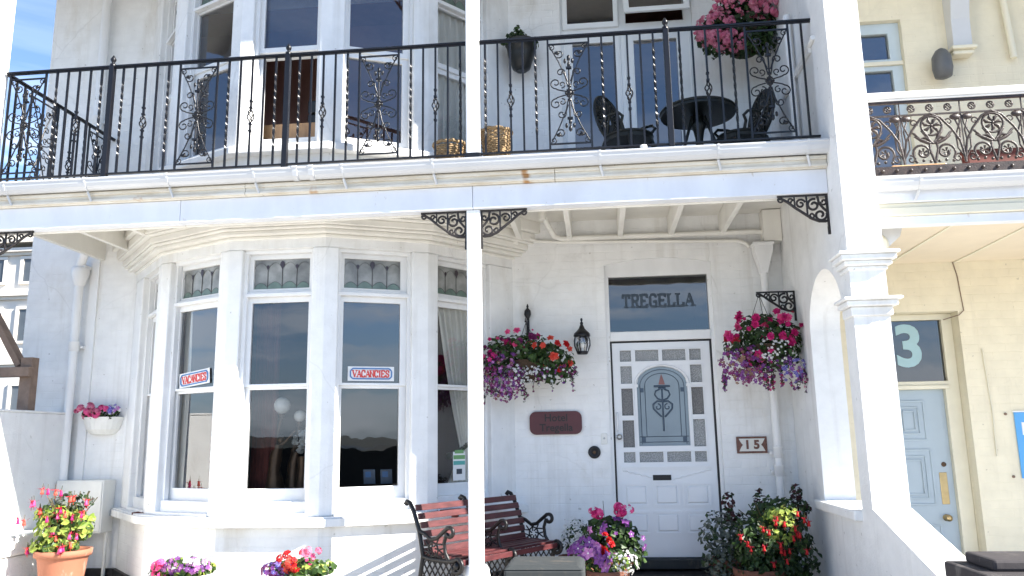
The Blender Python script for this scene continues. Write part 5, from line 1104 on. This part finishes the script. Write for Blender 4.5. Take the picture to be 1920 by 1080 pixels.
# ================================================================ INSIDE THE WINDOWS
def curtain(name, label, P0, P1, inn, z0, z1, waves, depth, tie=None):
    """P0,P1 plan points; tie=(z, fraction) gathers the cloth"""
    P0, P1 = Vector(P0), Vector(P1); t2 = (P1-P0); n = 64; nz = 30; v = []
    nn = Vector((-t2.y, t2.x)).normalized()
    for j in range(nz+1):
        z = z0+(z1-z0)*j/nz
        if tie:
            tz, fr_c = tie; g = 1 if z > z1-.02 else fr_c+(1-fr_c)*min(1, abs(z-tz)/((z1-tz) if z > tz else (tz-z0)*1.6))**.9
        else: g = 1
        for i in range(n+1):
            u = i/n; uu = 1-(1-u)*g; w_ = depth*sin(u*2*pi*waves+.6*sin(z*3))*(1 if not tie else (.55+.45*g)) + .3*depth*sin(u*2*pi*waves*2.3+z)
            p = P0+t2*uu+nn*w_; v.append((p.x, p.y, z))
    b = MB(); b.add(v, [(j*(n+1)+i, j*(n+1)+i+1, (j+1)*(n+1)+i+1, (j+1)*(n+1)+i) for j in range(nz) for i in range(n)], M['curtain'], True)
    return b
def facet_pt(i, s, dd): p = ffr(i)(s, 0, dd); return (p[0], p[1])
t = thing('curtain', 'cream curtain tied back inside the ground floor window by the porch post', 'curtain', (-1.1, 7.2, -.5))
b = curtain('c', '', facet_pt(4, .17, .178), facet_pt(4, .72, .178), None, -.5, 1.62, 7, .020, (-.08, .36)); part('drape', b, t)
b = MB(); q0 = Vector((*facet_pt(4, .50, .17), -.08)); q1 = Vector((*facet_pt(4, .66, .17), -.04)); q2 = Vector((*facet_pt(4, .40, .2), -.12))
b.tube([q1 + Vector((0, 0, .06)), q0, q2], .022, M['leafdark'], 7); b.ball(q2, .035, M['leafdark'], 8); b.ball(q1, .03, M['leafgrey'], 8); part('tieback', b, t)
solo('curtain', curtain('c', '', facet_pt(4, .08, .172), facet_pt(4, .80, .172), None, 2.56, 4.6, 9, .02), 'long pale curtain hanging full width inside the upper bow window by the slim post', 'curtain')
solo('curtain', curtain('c', '', facet_pt(1, .1, .21), facet_pt(1, .21, .21), None, -.5, 1.62, 2, .015), 'narrow strip of drawn back curtain in the window with the tilted vacancies card', 'curtain')
bd = curtain('c', '', facet_pt(2, .12, .34), facet_pt(2, .34, .34), None, -.5, 1.6, 3, .02); bd.ms = [M['redcloth']]
solo('curtain', bd, 'dark russet drape beside the globe lamps inside the middle bow window', 'curtain')
for (x, y, z, rr, hh, lab) in ((-2.725, 6.80, .338, .073, .62, 'taller figure lamp with a white globe inside the middle bow window'), (-2.62, 6.95, .25, .052, .5, 'shorter figure lamp with a small white globe inside the middle bow window')):
    t = thing('figure_lamp', lab, 'lamp', (x, y, -.6), 'globe lamps inside the bow window')
    b = MB(); b.ball((x, y, z), rr, M['globe'], 18); part('globe', b, t)
    b = MB(); z0 = z-rr
    b.lathe([(.03, z0), (.02, z0-.02), (.03, z0-.04)], (x, y, 0), M['bronze'], 10); b.tube([(x, y, z0-.03), (x-.03, y, z0-.16), (x-.045, y, z0-.24), (x-.05, y, z0-.30)], [.012, .016, .02, .028], M['bronze'], 8)
    b.ball((x-.0, y, z0-.22), .035, M['bronze'], 10, (1, 1, 1.2)); b.tube([(x-.03, y, z0-.28), (x+.04, y, z0-.24), (x+.10, y, z0-.17), (x+.13, y, z0-.14)], [.022, .016, .012, .01], M['bronze'], 8)
    b.tube([(x-.02, y, z0-.26), (x-.04, y, z0-.36), (x-.05, y, z0-.46), (x-.04, y, z0-.62), (x-.03, y, -.58)], [.04, .055, .05, .085, .06], M['bronze'], 10); part('figure', b, t)
r = random.Random(4)
t = thing('flower_vase', 'dark vase of cream blossoms inside the middle bow window', 'vase', (-2.55, 6.86, -.55))
b = MB(); b.lathe([(.05, -.55), (.07, -.45), (.035, -.2), (.05, -.1)], (-2.55, 6.86, 0), M['bronze'], 12); part('vase', b, t)
b = MB(); blooms(b, [(-2.55, 6.84, .03, .07, .06, .09, 34)], .03, [M['white']], r, 'double'); part('blossoms', b, t)
b = MB(); b.box(-4.1, -1.2, 6.9, 7.5, -.62, -.56, M['redcloth']); b.box(-3.9, -1.4, 7.5, 9.5, -.62, -.56, M['redcloth']); solo('dining_table', b, 'long table under a dark red cloth inside the ground floor bow window', 'table')
for (x, lab) in ((-1.98, 'leaflet card lying nearer the brick post inside the window with the upright vacancies card'), (-1.83, 'leaflet card nearer the curtain inside the window with the upright vacancies card')):
    b = MB(); b.obox((x, 6.95, -.28), (.048, .01, 0), (0, .003, .001), (0, -.01, .06), M['cardblue']); b.obox((x-.012, 6.943, -.262), (.026, .005, 0), (0, .002, 0), (0, -.004, .024), M['signblue']); solo('leaflet_card', b, lab, 'card', 'leaflets inside the bow window')
def card(fr, s0, s1, z0, z1, d, label, tilt=0):
    c = ((s0+s1)/2, (z0+z1)/2); O = Vector(fr(*c, d)); ux = (Vector(fr(c[0]+1, c[1], d))-O); uz = Vector((0, 0, 1)); n = ux.cross(uz)
    ux, uz = ux*cos(tilt)+uz*sin(tilt), uz*cos(tilt)-ux*sin(tilt); w_, h_ = (s1-s0), (z1-z0)
    t = thing('vacancies_card', label, 'sign', tuple(O), 'vacancies cards in the bow window')
    b = MB(); b.obox(O, ux*w_/2, n*.002, uz*h_/2, M['signwhite']); part('card', b, t)
    b = MB(); e = n*.0035; hw, hh, c_ = w_/2-.022, h_/2-.018, .02
    ring = [(-hw+c_, -hh), (hw-c_, -hh), (hw, -hh+c_), (hw, hh-c_), (hw-c_, hh), (-hw+c_, hh), (-hw, hh-c_), (-hw, -hh+c_)]
    for i in range(8): b.bar(O+e+ux*ring[i][0]+uz*ring[i][1], O+e+ux*ring[(i+1) % 8][0]+uz*ring[(i+1) % 8][1], .010, .010, M['signblue'], tuple(n))
    part('border', b, t)
    b = MB(); serif_word(b, 'VACANCIES', O+n*.002, ux, uz, w_-.085, h_-.068, .011, M['signred'], .003, .16); part('lettering', b, t)
card(ffr(3), .222, .617, .525, .648, .118, 'upright vacancies card in the bow window nearest the curtain')
card(ffr(1), .195, .60, .525, .655, .115, 'tilted vacancies card in the bow window nearest the drainpipe', R(5))
fr = ffr(4); t = thing('window_sticker', 'green and white award sticker inside the pane beside the tied curtain', 'sticker', fr(.5, -.2, .14))
q = lambda s0, s1, z0, z1, dd, m_: b.add([fr(s0, z0, dd), fr(s1, z0, dd), fr(s1, z1, dd), fr(s0, z1, dd)], [(0, 1, 2, 3)], m_)
b = MB(); q(.40, .545, -.335, -.085, .147, M['signwhite']); q(.405, .54, -.15, -.115, .146, M['stickgreen']); q(.405, .54, -.20, -.165, .146, M['stickteal']); q(.44, .505, -.28, -.235, .146, M['navy']); q(.42, .525, -.10, -.07, .146, M['stickgreen']); part('print', b, t)
b = MB(); b.box(-3.02, -2.42, 6.72, 6.76, 2.56, 2.905, M['brown']); solo('headboard', b, 'varnished pine board behind the raised sash of the upper bow window', 'headboard', bevel=.004)
b = MB(); b.box(-2.62, -2.47, 6.9, 7.1, 2.86, 3.06, M['blackpot']); b.box(-2.62, -2.47, 6.9, 7.1, 3.08, 3.2, M['blackpot']); b.box(-2.64, -2.45, 6.88, 7.12, 2.5, 2.858, M['brown']); solo('stereo', b, 'black stereo on a stand behind the raised sash upstairs', 'stereo', bevel=.005)

# ================================================================ NEXT DOOR
Y_ = thing('yellow_house', 'pale yellow house next door with a light blue door', 'house', (5.0, 7.6, -1.25))
NX0, NX1 = 2.01, 8.6
b = MB(); b.slab(XZ, NX0, NX1, -1.25, 6.6, [(2.32, 3.295, -1.3, 1.10), (2.30, 3.09, 1.98, 4.0), (4.4, 6.6, -.5, 1.2), (4.4, 6.6, 2.6, 4.4)], 7.6, 7.86, M['yellow']); part('front_wall', b, Y_)
b = MB(); b.slab(XZ, 2.32, 3.294, -1.2, 1.099, [(2.40, 3.20, .478, 1.045), (2.40, 3.17, -1.25, .405)], 7.745, 7.85, M['ycream']); b.slab(XZ, 2.35, 3.20, .405, .44, [], 7.725, 7.745, M['ycream']); df = part('door_frame', b, Y_, bevel=.006)
b = MB(); b.add([(2.39, 7.79, .47), (3.21, 7.79, .47), (3.21, 7.79, 1.05), (2.39, 7.79, 1.05)], [(0, 1, 2, 3)], M['glassdark']); fp2 = part('fanlight_pane', b, df)
b = MB(); b.text('3', .53, (2.905, 7.788, .790), (1, 0, 0), (0, 0, 1), M['num3'], .003, .016); part('numeral', b, df)
b = MB(); b.box(2.40, 3.17, 7.80, 7.84, -1.2, .405, M['bluedoor'])
def raised(x0, x1, z0, z1):
    for o_, wd in ((0, .02), (.055, .012), (.09, .010)):
        a0, a1, c0_, c1_ = x0+o_, x1-o_, z0+o_, z1-o_
        if a1-a0 < .05 or c1_-c0_ < .05: continue
        for p, q_ in (((a0, c0_), (a1, c0_)), ((a1, c0_), (a1, c1_)), ((a1, c1_), (a0, c1_)), ((a0, c1_), (a0, c0_))): b.bar((p[0], 7.798-o_*.05, p[1]), (q_[0], 7.798-o_*.05, q_[1]), wd, .016, M['bluedoor'])
raised(2.70, 2.98, -.05, .30); raised(2.62, 3.00, -.62, -.14); raised(2.50, 2.64, -.05, .30); raised(2.46, 2.56, -.62, -.14); raised(2.50, 2.76, -1.15, -.80); raised(2.80, 3.02, -1.15, -.80)
nd = part('front_door', b, Y_, bevel=.003)
b = MB(); b.box(3.05, 3.115, 7.792, 7.799, -.62, -.34, M['brass']); part('finger_plate', b, nd, bevel=.003)
b = MB(); b.lathe([(.03, 0), (.03, -.008), (.014, -.014), (.014, -.035), (.03, -.05), (.028, -.068), (.012, -.075)], (3.07, 7.80, -.735), M['brass'], 14, axis='y'); part('knob', b, nd)
b = MB(); b.lathe([(.022, 0), (.02, -.008), (.008, -.01)], (3.10, 7.80, -.27), M['bronze'], 12, axis='y'); part('lock', b, nd)
b = MB(); b.box(NX0, NX1, 5.98, 7.6, 1.555, 1.58, M['yellowceil'])
for x in (2.72, 3.32, 3.92, 4.52, 5.2, 6): b.box(x-.012, x+.012, 5.99, 7.598, 1.545, 1.554, M['ycream'])
part('porch_ceiling', b, Y_)
b = MB(); b.box(NX0, NX1, 5.90, 5.98, 1.49, 1.56, M['beam']); b.box(NX0, NX1, 5.87, 5.98, 1.56, 1.62, M['ycream']); b.box(NX0, NX1, 5.885, 5.98, 1.62, 1.655, M['ycream']); b.box(NX0, NX1, 5.86, 5.98, 1.655, 1.80, M['beam']); part('porch_beam', b, Y_, bevel=.006)
b = MB(); b.box(NX0, NX1, 5.86, 7.6, 1.80, 1.86, M['pave']); part('balcony_deck', b, Y_)
b = MB(); b.extr([(NX0, y, z-.31) for y, z in [(y-.05, z-.02) for y, z in gp]], (6.5, 0, 0), M['gutter'], False); g2 = part('gutter', b, Y_)
for gx in (2.36, 3.38, 4.4):
    b = MB(); b.extr([(gx-.009, y-.054, z-.333) for y, z in gp], (.018, 0, 0), M['gutter']); b.bar((gx, 5.81, 1.725), (gx-.02, 5.855, 1.665), .016, .012, M['gutter']); part('bracket', b, g2)
b = MB(); b.tube([(3.30, 7.595, 1.55), (3.325, 7.595, 1.42), (3.345, 7.595, 1.10), (3.30, 7.595, 1.06), (3.22, 7.74, 1.04)], .0045, M['timber'], 5); part('cable', b, Y_)
b = MB(); b.tube([(3.46, 7.59, .75), (3.48, 7.59, .2), (3.47, 7.59, -.2)], .006, M['ycream'], 5); part('conduit', b, Y_)
b = MB(); b.lathe([(.085, 0), (.085, -.03), (.06, -.05)], (2.13, 6.12, 1.40), M['ycream'], 16, axis='y'); b.extr([(2.01, 6.1, 1.548), (2.33, 6.1, 1.548), (2.30, 6.1, 1.46), (2.22, 6.1, 1.39), (2.10, 6.1, 1.32), (2.01, 6.1, 1.28)], (0, .12, 0), M['gutter']); part('corbel', b, Y_, bevel=.01)
b = MB(); b.box(3.4, 4.4, 5.965, 5.985, 1.468, 1.488, M['dark']); part('blind_case', b, Y_)
b = MB(); b.slab(XZ, 2.30, 3.09, 1.98, 4.0, [(2.36, 2.64, 3.62, 3.89), (2.68, 2.98, 3.62, 3.89), (2.38, 2.99, 2.2, 3.50)], 7.66, 7.74, M['greyblue']); b.slab(XZ, 2.30, 3.09, 3.545, 3.585, [], 7.63, 7.66, M['ycream']); uw = part('balcony_door', b, Y_, bevel=.005)
for (x0_, x1_, z0_, z1_) in ((2.35, 2.65, 3.61, 3.90), (2.67, 2.99, 3.61, 3.90), (2.37, 3.0, 2.19, 3.51)):
    b = MB(); b.add([(x0_, 7.70, z0_), (x1_, 7.70, z0_), (x1_, 7.70, z1_), (x0_, 7.70, z1_)], [(0, 1, 2, 3)], M['glassfr']); part('pane', b, uw)
part('room', room(2.05, 8.5, 7.855, 10.5, 1.9, 4.9, M['roomup']), Y_); part('hallway', room(2.05, 8.5, 7.855, 10.5, -1.2, 1.5, M['roomup']), Y_)
for z_ in ((-.5, 1.2), (2.6, 4.4)):
    b = MB(); b.slab(XZ, 4.4, 6.6, *z_, [(4.48, 5.46, z_[0]+.08, z_[1]-.08), (5.54, 6.52, z_[0]+.08, z_[1]-.08)], 7.66, 7.74, M['ycream']); wq = part('window', b, Y_, bevel=.006)
    b = MB(); b.add([(4.47, 7.7, z_[0]+.07), (6.53, 7.7, z_[0]+.07), (6.53, 7.7, z_[1]-.07), (4.47, 7.7, z_[1]-.07)], [(0, 1, 2, 3)], M['glass']); part('pane', b, wq)
b = MB(); b.extr([(3.50, 7.6, 4.9), (3.50, 7.35, 4.6), (3.50, 7.40, 4.2), (3.50, 7.47, 3.9), (3.50, 7.48, 3.62), (3.50, 7.6, 3.62)], (.17, 0, 0), M['gutter']); b.box(3.47, 3.70, 7.44, 7.6, 3.585, 3.62, M['ycream']); b.box(3.49, 3.68, 7.48, 7.6, 3.545, 3.585, M['ycream']); part('wall_corbel', b, Y_, bevel=.012)
b = MB(); b.box(NX0, NX1, 5.85, 7.6, 4.95, 5.1, M['ycream']); part('balcony_roof', b, Y_)
b = MB(); b.tube([(4.06, 7.55, 3.5), (4.0, 7.55, 4.9)], .03, M['ycream'], 8); part('pipe', b, Y_)
t = thing('wall_lamp', 'dark dome lamp on the yellow upper wall next door', 'lamp', (3.37, 7.6, 3.3))
b = MB(); b.lathe([(.02, 3.60), (.05, 3.58), (.085, 3.52), (.09, 3.40), (.075, 3.32), (.03, 3.30)], (3.37, 7.47, 0), M['key'], 16); part('shade', b, t)
b = MB(); b.box(3.34, 3.40, 7.54, 7.6, 3.38, 3.5, M['key']); b.tube([(3.37, 7.56, 3.46), (3.37, 7.50, 3.46)], .015, M['key'], 8); part('wall_arm', b, t)
t = thing('key_safe', 'small grey key safe seen through the arch on the yellow wall', 'key safe', (2.195, 7.6, -.3))
b = MB(); b.box(2.165, 2.235, 7.57, 7.6, -.36, -.235, M['dark']); part('case', b, t, bevel=.012)
b = MB(); b.box(2.178, 2.222, 7.562, 7.572, -.345, -.28, M['steel']); b.tube([(2.178, 7.58, -.235), (2.185, 7.58, -.205), (2.215, 7.58, -.205), (2.222, 7.58, -.235)], .006, M['dark'], 6); part('keypad', b, t, bevel=.004)
t = thing('notice_board', 'bright blue notice board edge on the yellow wall', 'notice board', (4.1, 7.6, -.4))
b = MB(); b.box(3.655, 4.40, 7.585, 7.6, -.39, .178, M['sky_blue']); part('panel', b, t, bevel=.003)
b = MB(); b.box(3.645, 4.41, 7.58, 7.6, .178, .19, M['signwhite']); b.box(3.705, 4.33, 7.582, 7.586, -.02, .09, M['signwhite']); part('print', b, t)
for z_ in (.165, -.375): b = MB(); b.lathe([(.012, 0), (.012, -.012), (.004, -.014)], (3.587, 7.6, z_), M['timber'], 8, axis='y'); part('screw', b, t)
# ornamental cast iron railing next door
t = thing('ornamental_railing', 'ornate cast iron balcony railing with rosettes and a white handrail next door', 'railing', (4.5, 5.86, 1.9))
CI = M['oldiron']; RYn = 5.90
b = MB(); b.box(NX0, 8.5, RYn-.035, RYn+.035, 2.46, 2.51, M['wood']); b.box(NX0, 8.5, RYn-.02, RYn+.02, 2.445, 2.46, M['wood']); part('handrail', b, t, bevel=.008)
b = MB(); b.box(NX0, 8.5, RYn-.012, RYn+.012, 2.425, 2.444, CI); b.box(NX0, 8.5, RYn-.006, RYn+.006, 2.325, 2.337, CI); b.box(NX0, 8.5, RYn-.012, RYn+.012, 1.862, 1.935, CI)
for k in range(60): b.ball((2.05+.1*k, RYn-.012, 1.90), .014, CI, 6)
part('rails', b, t)
for u in range(15):
    cx = 2.10+.43*u; b = MB(); q = lambda a, z: (cx+a, RYn, z)
    for s_ in (-1, 1):
        b.tube([q(s_*.215, 1.95), q(s_*.205, 2.04), q(s_*.19, 2.12), q(s_*.14, 2.21), q(s_*.07, 2.30), q(0, 2.335)], .009, CI, 6)
        b.tube([q(s_*.19, 2.12), q(s_*.20, 2.2), q(s_*.17, 2.28), q(s_*.215, 2.32)], .007, CI, 5)
        b.tube(spiral(q(s_*.082, 2.035), .072, .020, -pi*.25, 1.2, (s_, 0, 0), (0, 0, 1), 20), .009, CI, 6); [b.tube([q(s_*.082+.008*cos(k*pi/3), 2.035+.008*sin(k*pi/3)), q(s_*.082+.032*cos(k*pi/3+.3), 2.035+.032*sin(k*pi/3+.3))], [.005, .010], CI, 5) for k in range(6)]
        b.tube([q(s_*.215, 1.98), q(s_*.17, 2.06), q(s_*.165, 2.16), q(s_*.20, 2.25), q(s_*.205, 2.31)], .007, CI, 5)
        b.tube(spiral(q(s_*.165, 1.985), .032, .008, pi*.4, 1.1, (s_, 0, 0), (0, 0, 1), 14), .007, CI, 5)
        b.tube(spiral(q(s_*.125, 2.265), .030, .008, pi*1.2, -1.1, (s_, 0, 0), (0, 0, 1), 14), .006, CI, 5)
        b.tube([q(s_*.02, 2.12), q(s_*.05, 2.15), q(s_*.09, 2.14), q(s_*.125, 2.18), q(s_*.15, 2.2)], [.010, .013, .008, .010, .003], CI, 6)
        b.tube([q(s_*.01, 2.10), q(s_*.045, 2.17), q(s_*.08, 2.205)], [.008, .014, .003], CI, 6)
        for k in range(3): b.ball(q(s_*(.03+.05*k), 1.965+.008*(k % 2)), .013, CI, 6)
        b.tube([q(0, 1.95), q(s_*.03, 2.06), q(s_*.02, 2.12), q(s_*.06, 2.19), q(s_*.04, 2.15), q(0, 2.10)], .010, CI, 5); b.tube([q(s_*.02, 2.10), q(s_*.08, 2.13), q(s_*.13, 2.16)], [.012, .014, .004], CI, 6)
    b.tube([q(.074*cos(2*pi*k/20), 2.24+.074*sin(2*pi*k/20)) for k in range(21)], .009, CI, 6)
    for k in range(7): a = k*2*pi/7; b.tube([q(.012*cos(a), 2.24+.012*sin(a)), q(.045*cos(a+.25), 2.24+.045*sin(a+.25)), q(.068*cos(a), 2.24+.068*sin(a))], [.007, .014, .005], CI, 6, flat=(0, 1, 0))
    b.ball(q(0, 2.24), .014, CI, 6)
    for k in range(3):
        b.tube([q(-.13+.13*k+.024*cos(2*pi*m_/12), 2.38+.024*sin(2*pi*m_/12)) for m_ in range(13)], .007, CI, 5)
        for m_ in range(4): b.ball(q(-.13+.13*k+.012*cos(m_*pi/2), 2.38+.012*sin(m_*pi/2)), .009, CI, 6)
    for s_ in (-1, 1): b.ball(q(.215+s_*.04, 2.30), .036, CI, 8, (1.2, .35, .7))
    b.bar(q(.215, 1.95), q(.215, 2.43), .008, .008, CI); part('panel', b, t)
b = MB(); b.box(2.6, 3.05, 6.9, 7.3, 1.86, 2.28, M['brown']); solo('wooden_chest', b, 'brown wooden chest on the balcony next door', 'chest', bevel=.01)
t = thing('lounge_chair', 'dark maroon padded chair behind the ornate railing next door', 'chair', (3.5, 6.6, 1.86))
b = MB(); b.box(3.25, 3.85, 6.4, 6.9, 2.02, 2.12, M['redcloth']); part('seat', b, t, bevel=.03); b = MB(); b.obox((3.55, 6.98, 2.24), (.32, 0, 0), (0, .05, .01), (0, .06, .19), M['redcloth']); part('backrest', b, t, bevel=.03)
for x, y in ((3.29, 6.44), (3.81, 6.44), (3.29, 6.86), (3.81, 6.86)): b = MB(); b.box(x-.02, x+.02, y-.02, y+.02, 1.86, 2.02, M['dark']); part('leg', b, t)

# ================================================================ BEYOND THE GARDEN WALL
FX0, FX1, FY = -33.0, -20.2, 30.0
t = thing('white_terrace', 'sunlit white stucco terrace far beyond the garden wall', 'building', (-26, 32, -1.25))
b = MB(); b.box(FX0, FX1, FY, 42, -1.5, 8.0, M['farwhite']); b.box(FX0, FX1, FY+.6, 42, 8.0, 9.3, M['farwall']); part('wall', b, t)
b = MB()
for z in (3.35, 6.15, 8.0): b.box(FX0-.1, FX1+.15, FY-.22, FY+.02, z, z+.16, M['farwhite']); b.box(FX0-.1, FX1+.1, FY-.12, FY+.02, z-.14, z, M['farwall'])
b.box(FX0-.1, FX1+.2, FY-.35, FY+.7, 8.35, 8.5, M['farwall']); part('cornice', b, t)
for z0_, z1_ in ((.9, 2.5), (4.3, 5.6), (6.75, 7.7)):
    for k in range(8):
        x = -21.6-1.38*k
        b = MB(); b.slab(XZ, x-.40, x+.40, z0_-.1, z1_+.12, [(x-.26, x+.26, z0_, z1_)], FY-.08, FY-.004, M['farwhite']); wn = part('window', b, t)
        b = MB(); b.box(x-.27, x+.27, FY-.035, FY-.005, z0_, z1_, M['farglass']); part('pane', b, wn)
t = thing('timber_frame', 'weathered timber lean-to frame standing over the garden wall', 'timber frame', (-5.55, 6.9, .35))
b = MB(); b.bar((-5.345, 7.10, .355), (-5.345, 7.10, .855), .115, .10, M['timber']); part('post', b, t, bevel=.005)
b = MB(); b.bar((-6.9, 7.02, .715), (-5.265, 7.02, .715), .07, .09, M['timber']); part('crossbeam', b, t, bevel=.005)
b = MB(); b.bar((-6.35, 7.10, 2.19), (-5.43, 7.10, .78), .06, .10, M['timber'], (0, 1, 0)); part('brace', b, t, bevel=.005)
b = MB(); b.box(-7.5, -5.6, 10.0, 10.15, -1.6, .75, M['farwall']); solo('yard_wall', b, 'plain cream yard wall under the weathered timber frame', 'wall')
